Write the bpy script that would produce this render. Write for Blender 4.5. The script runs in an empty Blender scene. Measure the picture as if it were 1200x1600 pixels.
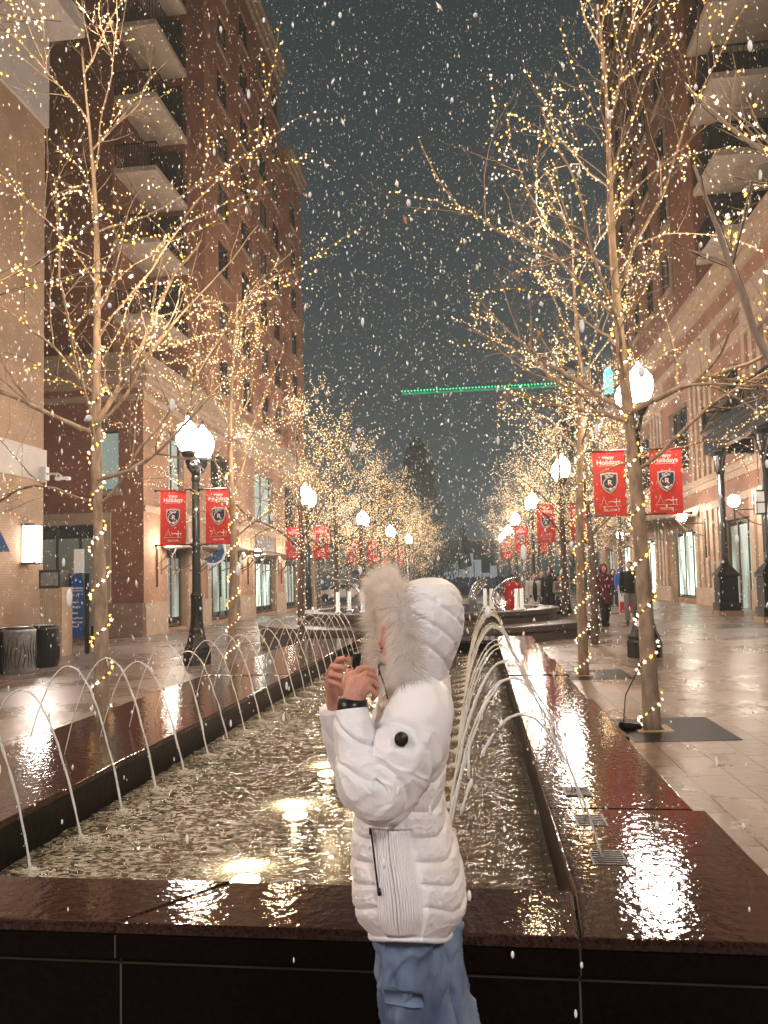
import bpy, math, random
import numpy as np
from mathutils import Vector, Matrix, Euler, noise
R = math.radians
S = bpy.context.scene
COL = S.collection
random.seed(7)

# ------------------------------------------------------------------ camera
CAM_Z = 1.60; PITCH = 3.5; YAW = 6.89; ROLL = 1.3; F = 1200.0; SHIFT = 33.6
cd = bpy.data.cameras.new('camera'); cam = bpy.data.objects.new('camera', cd); COL.objects.link(cam)
CR = Matrix.Rotation(R(YAW), 3, 'Z') @ Matrix.Rotation(R(90 + PITCH), 3, 'X') @ Matrix.Rotation(R(-ROLL), 3, 'Z')
cam.matrix_world = Matrix.Translation((0, 0, CAM_Z)) @ CR.to_4x4()
cd.sensor_width = 36; cd.lens = 36 * F / 1600; cd.shift_y = SHIFT / 1600
cd.clip_start = 0.05; cd.clip_end = 1500
S.camera = cam
# ------------------------------------------------------------------ world
w = bpy.data.worlds.new('World'); S.world = w; w.use_nodes = True
nt = w.node_tree; bg = nt.nodes['Background']
tc = nt.nodes.new('ShaderNodeTexCoord'); sp = nt.nodes.new('ShaderNodeSeparateXYZ'); rp = nt.nodes.new('ShaderNodeValToRGB')
nt.links.new(tc.outputs['Generated'], sp.inputs[0]); nt.links.new(sp.outputs['Z'], rp.inputs[0]); nt.links.new(rp.outputs[0], bg.inputs[0])
rp.color_ramp.elements[0].color = (.070, .092, .098, 1); rp.color_ramp.elements[0].position = 0.0
rp.color_ramp.elements[1].color = (.027, .042, .047, 1); rp.color_ramp.elements[1].position = 0.8
bg.inputs[1].default_value = 0.62
# ------------------------------------------------------------------ render
S.view_settings.view_transform = 'Standard'; S.view_settings.look = 'None'
S.view_settings.exposure = 0.36; S.view_settings.gamma = 1.0
c = S.cycles
c.use_denoising = True
try: c.denoiser = 'OPENIMAGEDENOISE'; c.denoising_input_passes = 'RGB_ALBEDO_NORMAL'; c.denoising_prefilter = 'ACCURATE'
except Exception: pass
c.max_bounces = 5; c.diffuse_bounces = 2; c.glossy_bounces = 3; c.transmission_bounces = 3; c.transparent_max_bounces = 24; c.volume_bounces = 0
c.sample_clamp_indirect = 3.0; c.sample_clamp_direct = 0; c.caustics_reflective = False; c.caustics_refractive = False
c.use_light_tree = True

def ray(u, v):
    return CR @ Vector(((u - 600) / F, (800 + SHIFT - v) / F, -1))
def P(u, v, Y):
    d = ray(u, v); t = Y / d.y; return Vector((d.x * t, Y, CAM_Z + d.z * t))
def PX(u, v, X):
    d = ray(u, v); t = X / d.x; return Vector((X, d.y * t, CAM_Z + d.z * t))
def PZ(u, v, z):
    d = ray(u, v); t = (z - CAM_Z) / d.z; return Vector((d.x * t, d.y * t, z))
def gz(x, y=0):
    return .02 + .025 * max(-16, min(16, x))
def G(u, v):
    d = ray(u, v); t = (.02 - CAM_Z) / (d.z - .025 * d.x); return Vector((d.x * t, d.y * t, CAM_Z + d.z * t))
def project(p):
    q = CR.transposed() @ (Vector(p) - Vector((0, 0, CAM_Z)))
    return 600 + F * q.x / -q.z, 800 + SHIFT - F * q.y / -q.z

# ------------------------------------------------------------------ materials
MATS = {}
def mat(name, col=(.5, .5, .5), rough=.6, metal=0, spec=.5, noise_amt=0, nscale=8, bump=0, bscale=30, emis=None, estr=0, coat=0, ndet=5, stretch=None, sampling=None, trans=0):
    m = bpy.data.materials.new(name); m.use_nodes = True; MATS[name] = m
    n = m.node_tree; b = n.nodes['Principled BSDF']
    b.inputs['Base Color'].default_value = (*col, 1); b.inputs['Roughness'].default_value = rough
    b.inputs['Metallic'].default_value = metal; b.inputs['Specular IOR Level'].default_value = spec
    b.inputs['Coat Weight'].default_value = coat; b.inputs['Coat Roughness'].default_value = .08
    if trans: b.inputs['Transmission Weight'].default_value = trans
    t = n.nodes.new('ShaderNodeTexCoord'); mp = n.nodes.new('ShaderNodeMapping'); n.links.new(t.outputs['Object'], mp.inputs[0])
    if stretch: mp.inputs['Scale'].default_value = stretch
    if noise_amt:
        k = n.nodes.new('ShaderNodeTexNoise'); k.inputs['Scale'].default_value = nscale; k.inputs['Detail'].default_value = ndet
        n.links.new(mp.outputs[0], k.inputs[0])
        r = n.nodes.new('ShaderNodeValToRGB'); r.color_ramp.elements[0].position = .3; r.color_ramp.elements[1].position = .7
        a = noise_amt
        r.color_ramp.elements[0].color = (*[x * (1 - a) for x in col], 1); r.color_ramp.elements[1].color = (*[min(1, x * (1 + a)) for x in col], 1)
        n.links.new(k.outputs[0], r.inputs[0]); n.links.new(r.outputs[0], b.inputs['Base Color'])
    if bump:
        k = n.nodes.new('ShaderNodeTexNoise'); k.inputs['Scale'].default_value = bscale; k.inputs['Detail'].default_value = 3
        n.links.new(mp.outputs[0], k.inputs[0])
        bb = n.nodes.new('ShaderNodeBump'); bb.inputs['Strength'].default_value = bump; bb.inputs['Distance'].default_value = .01
        n.links.new(k.outputs[0], bb.inputs['Height']); n.links.new(bb.outputs[0], b.inputs['Normal'])
    if emis:
        b.inputs['Emission Color'].default_value = (*emis, 1); b.inputs['Emission Strength'].default_value = estr
    if sampling: m.cycles.emission_sampling = sampling
    return m
def brickmat(name, c1, c2, mortar, scale=1.0, bw=.22, bh=.075, ms=.008, rough=.75, bump=.4, var=.25, swap=None, stain=.3):
    """bricks laid in world metres: rotated so that rows run level on a wall facing X or Y"""
    m = bpy.data.materials.new(name); m.use_nodes = True; MATS[name] = m
    n = m.node_tree; b = n.nodes['Principled BSDF']; L = n.links
    t = n.nodes.new('ShaderNodeTexCoord'); s = n.nodes.new('ShaderNodeSeparateXYZ'); L.new(t.outputs['Object'], s.inputs[0])
    cmb = n.nodes.new('ShaderNodeCombineXYZ')
    if swap == 'ground':
        L.new(s.outputs['X'], cmb.inputs['Y']); L.new(s.outputs['Y'], cmb.inputs['X'])
    else:
        ad = n.nodes.new('ShaderNodeMath'); L.new(s.outputs['X'], ad.inputs[0]); L.new(s.outputs['Y'], ad.inputs[1]); L.new(ad.outputs[0], cmb.inputs['X']); L.new(s.outputs['Z'], cmb.inputs['Y'])
    k = n.nodes.new('ShaderNodeTexBrick'); L.new(cmb.outputs[0], k.inputs[0])
    k.inputs['Color1'].default_value = (*c1, 1); k.inputs['Color2'].default_value = (*c2, 1); k.inputs['Mortar'].default_value = (*mortar, 1)
    k.inputs['Scale'].default_value = 1; k.inputs['Brick Width'].default_value = bw * scale; k.inputs['Row Height'].default_value = bh * scale; k.inputs['Mortar Size'].default_value = ms
    nn = n.nodes.new('ShaderNodeTexNoise'); nn.inputs['Scale'].default_value = .7; nn.inputs['Detail'].default_value = 6; L.new(t.outputs['Object'], nn.inputs[0])
    mr = n.nodes.new('ShaderNodeMapRange'); mr.inputs['From Min'].default_value = .3; mr.inputs['From Max'].default_value = .7; mr.inputs['To Min'].default_value = 1 - stain; mr.inputs['To Max'].default_value = 1 + stain * .5; L.new(nn.outputs[0], mr.inputs[0])
    mx = n.nodes.new('ShaderNodeVectorMath'); mx.operation = 'SCALE'; L.new(k.outputs[0], mx.inputs[0]); L.new(mr.outputs[0], mx.inputs['Scale']); L.new(mx.outputs[0], b.inputs['Base Color'])
    b.inputs['Roughness'].default_value = rough
    bb = n.nodes.new('ShaderNodeBump'); bb.inputs['Strength'].default_value = bump; bb.inputs['Distance'].default_value = .01; bb.invert = True
    L.new(k.outputs['Fac'], bb.inputs['Height']); L.new(bb.outputs[0], b.inputs['Normal'])
    return m

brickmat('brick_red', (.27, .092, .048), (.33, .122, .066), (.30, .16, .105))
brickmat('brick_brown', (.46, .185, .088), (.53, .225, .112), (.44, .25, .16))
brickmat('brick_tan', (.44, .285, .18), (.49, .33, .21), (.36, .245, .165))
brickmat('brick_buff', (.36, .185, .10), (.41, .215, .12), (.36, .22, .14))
brickmat('brick_rose', (.30, .13, .078), (.35, .16, .095), (.30, .175, .12))
mat('limestone', (.43, .31, .215), .7, noise_amt=.15, nscale=3, bump=.2, bscale=60)
mat('limestone_dark', (.31, .20, .135), .7, noise_amt=.18, nscale=3)
mat('white_stone', (.62, .55, .50), .6, noise_amt=.08, nscale=2)
mat('slab_concrete', (.58, .46, .36), .8, noise_amt=.12, nscale=1.5)
mat('black_iron', (.012, .013, .015), .32, metal=.2, noise_amt=.5, nscale=14, bump=.25, bscale=40, coat=.4)
mat('dark_frame', (.03, .03, .03), .4)
mat('bronze_frame', (.10, .07, .045), .4, metal=.3)
mat('dark_glass', (.012, .018, .02), .06, spec=.8)
mat('curtain_glass', (.10, .09, .07), .15, noise_amt=.5, nscale=3, stretch=(6, 6, .3), emis=(.8, .6, .35), estr=.03, sampling='NONE')
mat('pale_glass', (.35, .44, .42), .25, emis=(.45, .62, .58), estr=.22, sampling='NONE')
mat('steel', (.55, .55, .56), .22, metal=.9)
mat('post_white', (.7, .7, .68), .3, emis=(1, .93, .8), estr=.25, sampling='NONE')
mat('bin_metal', (.28, .30, .31), .35, metal=.4, noise_amt=.3, nscale=10, coat=.3)
mat('bin_dark', (.02, .02, .022), .4)
mat('kiosk_tan', (.42, .33, .24), .55, noise_amt=.1)
mat('sign_blue', (.015, .07, .22), .35)
mat('sign_white', (.75, .75, .75), .5)
mat('banner_red', (.55, .025, .025), .6)
mat('navy', (.012, .022, .07), .5)
mat('silver', (.55, .5, .52), .45)
mat('crimson', (.4, .02, .03), .5)
mat('globe', (.9, .9, .9), .4, emis=(1, .88, .78), estr=140)
mat('globe_small', (.9, .9, .9), .4, emis=(1, .86, .70), estr=80)
mat('sconce_lit', (.9, .9, .9), .4, emis=(1, .90, .84), estr=7)
mat('bulb_white', (.8, .8, .7), .4, emis=(1, .74, .48), estr=2.2, sampling='NONE')
mat('bulb_amber', (.8, .6, .3), .4, emis=(1, .52, .09), estr=2.1, sampling='NONE')
mat('bark', (.31, .245, .21), .75, noise_amt=.4, nscale=14, bump=.5, bscale=45, stretch=(1, 1, .35))
mat('bark_dark', (.10, .07, .055), .8, noise_amt=.35, nscale=14)
mat('dead_leaf', (.36, .2, .10), .8, noise_amt=.3)
mat('wire', (.012, .014, .012), .5)
mat('grate', (.05, .05, .055), .4, metal=.5)
mat('jet', (.95, .96, .98), .15, spec=.8, trans=.15)
mat('snow', (.95, .95, .97), .6)
mat('jacket', (.90, .89, .95), .42, noise_amt=.04, nscale=6, bump=.55, bscale=26)
mat('jacket_knit', (.90, .88, .93), .8)
mat('fur', (.95, .92, .91), .8)
fm = MATS['fur'].node_tree; tl_ = fm.nodes.new('ShaderNodeBsdfTranslucent'); tl_.inputs[0].default_value = (.95, .92, .91, 1); mm_ = fm.nodes.new('ShaderNodeMixShader'); mm_.inputs[0].default_value = .5; tp_ = fm.nodes.new('ShaderNodeBsdfTransparent'); m3_ = fm.nodes.new('ShaderNodeMixShader'); m3_.inputs[0].default_value = .55
fm.links.new(fm.nodes['Principled BSDF'].outputs[0], mm_.inputs[1]); fm.links.new(tl_.outputs[0], mm_.inputs[2]); fm.links.new(mm_.outputs[0], m3_.inputs[1]); fm.links.new(tp_.outputs[0], m3_.inputs[2]); fm.links.new(m3_.outputs[0], fm.nodes['Material Output'].inputs[0])
mat('fur_tip', (.22, .20, .24), .8)
mat('skin', (.60, .29, .22), .5, noise_amt=.14, nscale=45, bump=.25, bscale=180)
MATS['skin'].node_tree.nodes['Principled BSDF'].inputs['Subsurface Weight'].default_value = .15; MATS['skin'].node_tree.nodes['Principled BSDF'].inputs['Subsurface Radius'].default_value = (.01, .004, .002)
mat('lips', (.45, .06, .05), .4)
mat('hair_dark', (.02, .014, .012), .5)
mat('black_rubber', (.008, .008, .009), .35)
mat('leather', (.02, .018, .018), .45)
mat('far_glow', (.3, .4, .42), .5, emis=(.66, .72, .72), estr=.28)
mat('far_facade', (.16, .17, .17), .8, noise_amt=.2, nscale=.3)
mat('far_window', (.2, .3, .3), .3, emis=(.55, .75, .75), estr=.35, sampling='NONE')
mat('green_led', (0, .3, .1), .4, emis=(.02, 1, .35), estr=2.6, sampling='NONE')
mat('green_dim', (0, .2, .08), .5, emis=(.02, 1, .4), estr=.28, sampling='NONE')
mat('teal_led', (0, .3, .3), .4, emis=(.12, .75, .95), estr=1.6, sampling='NONE')
mat('pool_light', (1, 1, .9), .4, emis=(1, .88, .62), estr=90)
mat('canopy_glass', (.6, .5, .4), .35)
mat('canopy_metal', (.20, .16, .12), .4, metal=.4)
mat('awning_blue', (.012, .06, .16), .7)
mat('joint', (.10, .075, .06), .6)
mat('white_paint', (.7, .7, .7), .5)
for nme, cc in (('coat_red', (.5, .015, .015)), ('coat_black', (.012, .012, .014)), ('coat_white', (.6, .58, .55)), ('coat_grey', (.26, .24, .23)), ('coat_burgundy', (.12, .02, .03)), ('coat_blue', (.02, .12, .5)), ('trouser_dark', (.02, .02, .025)), ('trouser_grey', (.22, .21, .2)), ('trouser_blue', (.06, .09, .16)), ('coat_navy', (.02, .03, .08))):
    mat(nme, cc, .8, noise_amt=.15, nscale=10)

def jeans():
    m = mat('denim', (.13, .21, .36), .85)
    n = m.node_tree; b = n.nodes['Principled BSDF']; L = n.links
    t = n.nodes.new('ShaderNodeTexCoord')
    k = n.nodes.new('ShaderNodeTexNoise'); k.inputs['Scale'].default_value = 5; k.inputs['Detail'].default_value = 4; L.new(t.outputs['Object'], k.inputs[0])
    r = n.nodes.new('ShaderNodeValToRGB'); L.new(k.outputs[0], r.inputs[0]); r.color_ramp.elements[0].position = .35; r.color_ramp.elements[1].position = .66
    r.color_ramp.elements[0].color = (.06, .10, .20, 1); r.color_ramp.elements[1].color = (.22, .30, .46, 1); L.new(r.outputs[0], b.inputs['Base Color'])
    k2 = n.nodes.new('ShaderNodeTexNoise'); k2.inputs['Scale'].default_value = 400; L.new(t.outputs['Object'], k2.inputs[0])
    bb = n.nodes.new('ShaderNodeBump'); bb.inputs['Strength'].default_value = .3; bb.inputs['Distance'].default_value = .002; L.new(k2.outputs[0], bb.inputs['Height']); L.new(bb.outputs[0], b.inputs['Normal'])
jeans()

def granite():
    m = mat('granite', (.06, .02, .018), .1); n = m.node_tree; b = n.nodes['Principled BSDF']; L = n.links
    t = n.nodes.new('ShaderNodeTexCoord')
    k = n.nodes.new('ShaderNodeTexNoise'); k.inputs['Scale'].default_value = 90; k.inputs['Detail'].default_value = 4; L.new(t.outputs['Object'], k.inputs[0])
    r = n.nodes.new('ShaderNodeValToRGB'); L.new(k.outputs[0], r.inputs[0])
    e = r.color_ramp.elements; e[0].position = .35; e[0].color = (.014, .0045, .004, 1); e[1].position = .62; e[1].color = (.050, .021, .017, 1)
    x = e.new(.72); x.color = (.05, .02, .018, 1)
    L.new(r.outputs[0], b.inputs['Base Color'])
    b.inputs['Roughness'].default_value = .035; b.inputs['Specular IOR Level'].default_value = .5
    # standing rain water: small ripples and drops
    a = n.nodes.new('ShaderNodeTexNoise'); a.inputs['Scale'].default_value = 20; a.inputs['Detail'].default_value = 4; a.inputs['Roughness'].default_value = .5; L.new(t.outputs['Object'], a.inputs[0])
    v = n.nodes.new('ShaderNodeTexVoronoi'); v.inputs['Scale'].default_value = 42; v.feature = 'SMOOTH_F1'; L.new(t.outputs['Object'], v.inputs[0])
    ad = n.nodes.new('ShaderNodeMath'); ad.operation = 'MULTIPLY_ADD'; ad.inputs[1].default_value = .25; L.new(v.outputs[0], ad.inputs[0]); L.new(a.outputs[0], ad.inputs[2])
    bb = n.nodes.new('ShaderNodeBump'); bb.inputs['Strength'].default_value = 1; bb.inputs['Distance'].default_value = .0022
    L.new(ad.outputs[0], bb.inputs['Height']); L.new(bb.outputs[0], b.inputs['Normal'])
granite()
mat('granite_shaded', (.0045, .002, .0018), .3, noise_amt=.6, nscale=60, bump=.3, bscale=25, spec=.08)  # same granite, with the shade of the upright faces put into the colour
mat('granite_grey', (.085, .065, .055), .4, noise_amt=.35, nscale=40, bump=.3, bscale=30)
mat('basin_floor', (.14, .095, .035), .8, noise_amt=.35, nscale=5)

def paving():
    m = bpy.data.materials.new('paving'); m.use_nodes = True; MATS['paving'] = m
    n = m.node_tree; b = n.nodes['Principled BSDF']; L = n.links
    t = n.nodes.new('ShaderNodeTexCoord')
    mp = n.nodes.new('ShaderNodeMapping'); mp.inputs['Rotation'].default_value = (0, 0, R(90)); L.new(t.outputs['Object'], mp.inputs[0])
    k = n.nodes.new('ShaderNodeTexBrick'); L.new(mp.outputs[0], k.inputs[0]); k.inputs['Scale'].default_value = 1
    k.inputs['Brick Width'].default_value = .62; k.inputs['Row Height'].default_value = .31; k.inputs['Mortar Size'].default_value = .006; k.inputs['Mortar Smooth'].default_value = .2
    k.inputs['Color1'].default_value = (.20, .150, .130, 1); k.inputs['Color2'].default_value = (.285, .218, .190, 1); k.inputs['Mortar'].default_value = (.04, .03, .025, 1); k.inputs['Bias'].default_value = 0
    nn = n.nodes.new('ShaderNodeTexNoise'); nn.inputs['Scale'].default_value = .55; nn.inputs['Detail'].default_value = 7; nn.inputs['Roughness'].default_value = .6; L.new(t.outputs['Object'], nn.inputs[0])
    # slush film lying on the stone
    r = n.nodes.new('ShaderNodeValToRGB'); L.new(nn.outputs[0], r.inputs[0]); r.color_ramp.elements[0].position = .44; r.color_ramp.elements[1].position = .66
    r.color_ramp.elements[1].color = (.22, .22, .22, 1); r.color_ramp.elements[0].color = (0, 0, 0, 1)
    mx = n.nodes.new('ShaderNodeMix'); mx.data_type = 'RGBA'; L.new(r.outputs[0], mx.inputs[0]); L.new(k.outputs[0], mx.inputs[6]); mx.inputs[7].default_value = (.46, .42, .40, 1)
    L.new(mx.outputs[2], b.inputs['Base Color'])
    rr = n.nodes.new('ShaderNodeMapRange'); rr.inputs['From Min'].default_value = .35; rr.inputs['From Max'].default_value = .65; rr.inputs['To Min'].default_value = .20; rr.inputs['To Max'].default_value = .38
    L.new(nn.outputs[0], rr.inputs[0]); L.new(rr.outputs[0], b.inputs['Roughness'])
    a = n.nodes.new('ShaderNodeTexNoise'); a.inputs['Scale'].default_value = 11; a.inputs['Detail'].default_value = 5; L.new(t.outputs['Object'], a.inputs[0])
    sb = n.nodes.new('ShaderNodeMath'); sb.operation = 'MULTIPLY_ADD'; sb.inputs[1].default_value = -.8; L.new(k.outputs['Fac'], sb.inputs[0]); L.new(a.outputs[0], sb.inputs[2])
    bb = n.nodes.new('ShaderNodeBump'); bb.inputs['Strength'].default_value = .6; bb.inputs['Distance'].default_value = .012; L.new(sb.outputs[0], bb.inputs['Height']); L.new(bb.outputs[0], b.inputs['Normal'])
paving()

def water():
    m = bpy.data.materials.new('water'); m.use_nodes = True; MATS['water'] = m
    n = m.node_tree; L = n.links; n.nodes.remove(n.nodes['Principled BSDF']); out = n.nodes['Material Output']
    t = n.nodes.new('ShaderNodeTexCoord')
    mp = n.nodes.new('ShaderNodeMapping'); mp.inputs['Scale'].default_value = (1, 1.7, 1); L.new(t.outputs['Object'], mp.inputs[0])
    a = n.nodes.new('ShaderNodeTexNoise'); a.inputs['Scale'].default_value = 9.5; a.inputs['Detail'].default_value = 4; a.inputs['Roughness'].default_value = .55; a.inputs['Distortion'].default_value = .8; L.new(mp.outputs[0], a.inputs[0])
    bb = n.nodes.new('ShaderNodeBump'); bb.inputs['Strength'].default_value = 1; bb.inputs['Distance'].default_value = .055; L.new(a.outputs[0], bb.inputs['Height'])
    g = n.nodes.new('ShaderNodeBsdfGlossy'); g.inputs['Roughness'].default_value = .05; L.new(bb.outputs[0], g.inputs['Normal'])
    tr = n.nodes.new('ShaderNodeBsdfTransparent'); tr.inputs[0].default_value = (.80, .71, .54, 1)
    tl = n.nodes.new('ShaderNodeBsdfTranslucent'); tl.inputs[0].default_value = (.62, .55, .42, 1)
    df = n.nodes.new('ShaderNodeBsdfDiffuse'); df.inputs[0].default_value = (.30, .265, .215, 1)
    L.new(bb.outputs[0], df.inputs['Normal'])
    m0 = n.nodes.new('ShaderNodeMixShader'); m0.inputs[0].default_value = .5; L.new(tl.outputs[0], m0.inputs[1]); L.new(df.outputs[0], m0.inputs[2])
    m1 = n.nodes.new('ShaderNodeMixShader'); m1.inputs[0].default_value = .34; L.new(tr.outputs[0], m1.inputs[1]); L.new(m0.outputs[0], m1.inputs[2])
    # aerated crests
    cr = n.nodes.new('ShaderNodeTexNoise'); cr.inputs['Scale'].default_value = 15; cr.inputs['Detail'].default_value = 5; cr.inputs['Distortion'].default_value = 1.6; L.new(mp.outputs[0], cr.inputs[0])
    big = n.nodes.new('ShaderNodeTexNoise'); big.inputs['Scale'].default_value = .9; big.inputs['Detail'].default_value = 2; L.new(t.outputs['Object'], big.inputs[0])
    sx = n.nodes.new('ShaderNodeSeparateXYZ'); L.new(t.outputs['Object'], sx.inputs[0])
    gx = n.nodes.new('ShaderNodeMapRange'); gx.inputs['From Min'].default_value = -.1; gx.inputs['From Max'].default_value = -2.1; gx.inputs['To Min'].default_value = -.05; gx.inputs['To Max'].default_value = .135; L.new(sx.outputs['X'], gx.inputs[0])
    a1 = n.nodes.new('ShaderNodeMath'); a1.operation = 'MULTIPLY_ADD'; a1.inputs[1].default_value = .3; L.new(big.outputs[0], a1.inputs[0]); L.new(gx.outputs[0], a1.inputs[2])
    a2 = n.nodes.new('ShaderNodeMath'); L.new(a1.outputs[0], a2.inputs[0]); L.new(cr.outputs[0], a2.inputs[1])
    fr_ = n.nodes.new('ShaderNodeMapRange'); fr_.inputs['From Min'].default_value = .74; fr_.inputs['From Max'].default_value = .86; fr_.inputs['To Max'].default_value = .75; L.new(a2.outputs[0], fr_.inputs[0])
    wf = n.nodes.new('ShaderNodeBsdfDiffuse'); wf.inputs[0].default_value = (.62, .58, .50, 1); L.new(bb.outputs[0], wf.inputs['Normal'])
    mf = n.nodes.new('ShaderNodeMixShader'); L.new(fr_.outputs[0], mf.inputs[0]); L.new(m1.outputs[0], mf.inputs[1]); L.new(wf.outputs[0], mf.inputs[2]); m1 = mf
    fr = n.nodes.new('ShaderNodeFresnel'); fr.inputs[0].default_value = 1.42; L.new(bb.outputs[0], fr.inputs['Normal'])
    m2 = n.nodes.new('ShaderNodeMixShader'); L.new(fr.outputs[0], m2.inputs[0]); L.new(m1.outputs[0], m2.inputs[1]); L.new(g.outputs[0], m2.inputs[2])
    L.new(m2.outputs[0], out.inputs[0])
water()

def foam():
    m = bpy.data.materials.new('foam'); m.use_nodes = True; MATS['foam'] = m
    b = m.node_tree.nodes['Principled BSDF']; b.inputs['Base Color'].default_value = (.8, .76, .7, 1); b.inputs['Roughness'].default_value = .3
foam()

def banner():
    """red cloth printed with a scatter of little pale snow marks"""
    m = MATS['banner_red']; n = m.node_tree; b = n.nodes['Principled BSDF']; L = n.links
    t = n.nodes.new('ShaderNodeTexCoord')
    v = n.nodes.new('ShaderNodeTexVoronoi'); v.inputs['Scale'].default_value = 13; v.inputs['Randomness'].default_value = 1; L.new(t.outputs['Object'], v.inputs[0])
    a = n.nodes.new('ShaderNodeTexNoise'); a.inputs['Scale'].default_value = 60; L.new(t.outputs['Object'], a.inputs[0])
    ad = n.nodes.new('ShaderNodeMath'); ad.operation = 'MULTIPLY_ADD'; ad.inputs[1].default_value = .35; L.new(a.outputs[0], ad.inputs[0]); L.new(v.outputs['Distance'], ad.inputs[2])
    r = n.nodes.new('ShaderNodeValToRGB'); L.new(ad.outputs[0], r.inputs[0]); r.color_ramp.elements[0].position = .30; r.color_ramp.elements[0].color = (.62, .30, .28, 1); r.color_ramp.elements[1].position = .36; r.color_ramp.elements[1].color = (.56, .028, .024, 1)
    L.new(r.outputs[0], b.inputs['Base Color'])
banner()

def shopglow(name, c1, c2, strength, sc=.9):
    m = bpy.data.materials.new(name); m.use_nodes = True; MATS[name] = m
    n = m.node_tree; b = n.nodes['Principled BSDF']; L = n.links
    t = n.nodes.new('ShaderNodeTexCoord'); mp = n.nodes.new('ShaderNodeMapping'); mp.inputs['Scale'].default_value = (1, 1, .22); L.new(t.outputs['Object'], mp.inputs[0])
    a = n.nodes.new('ShaderNodeTexNoise'); a.inputs['Scale'].default_value = sc * 1.6; a.inputs['Detail'].default_value = 3; L.new(mp.outputs[0], a.inputs[0])
    r = n.nodes.new('ShaderNodeValToRGB'); L.new(a.outputs[0], r.inputs[0]); r.color_ramp.elements[0].position = .42; r.color_ramp.elements[0].color = (*c1, 1); r.color_ramp.elements[1].position = .58; r.color_ramp.elements[1].color = (*c2, 1)
    L.new(r.outputs[0], b.inputs['Emission Color']); b.inputs['Emission Strength'].default_value = strength; b.inputs['Base Color'].default_value = (.2, .2, .18, 1)
shopglow('shop_teal', (.03, .045, .04), (.40, .60, .50), .6)
shopglow('shop_bright', (.10, .16, .13), (.75, .95, .75), 1.6)
shopglow('shop_dim', (.012, .018, .012), (.08, .10, .07), .35)

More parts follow.
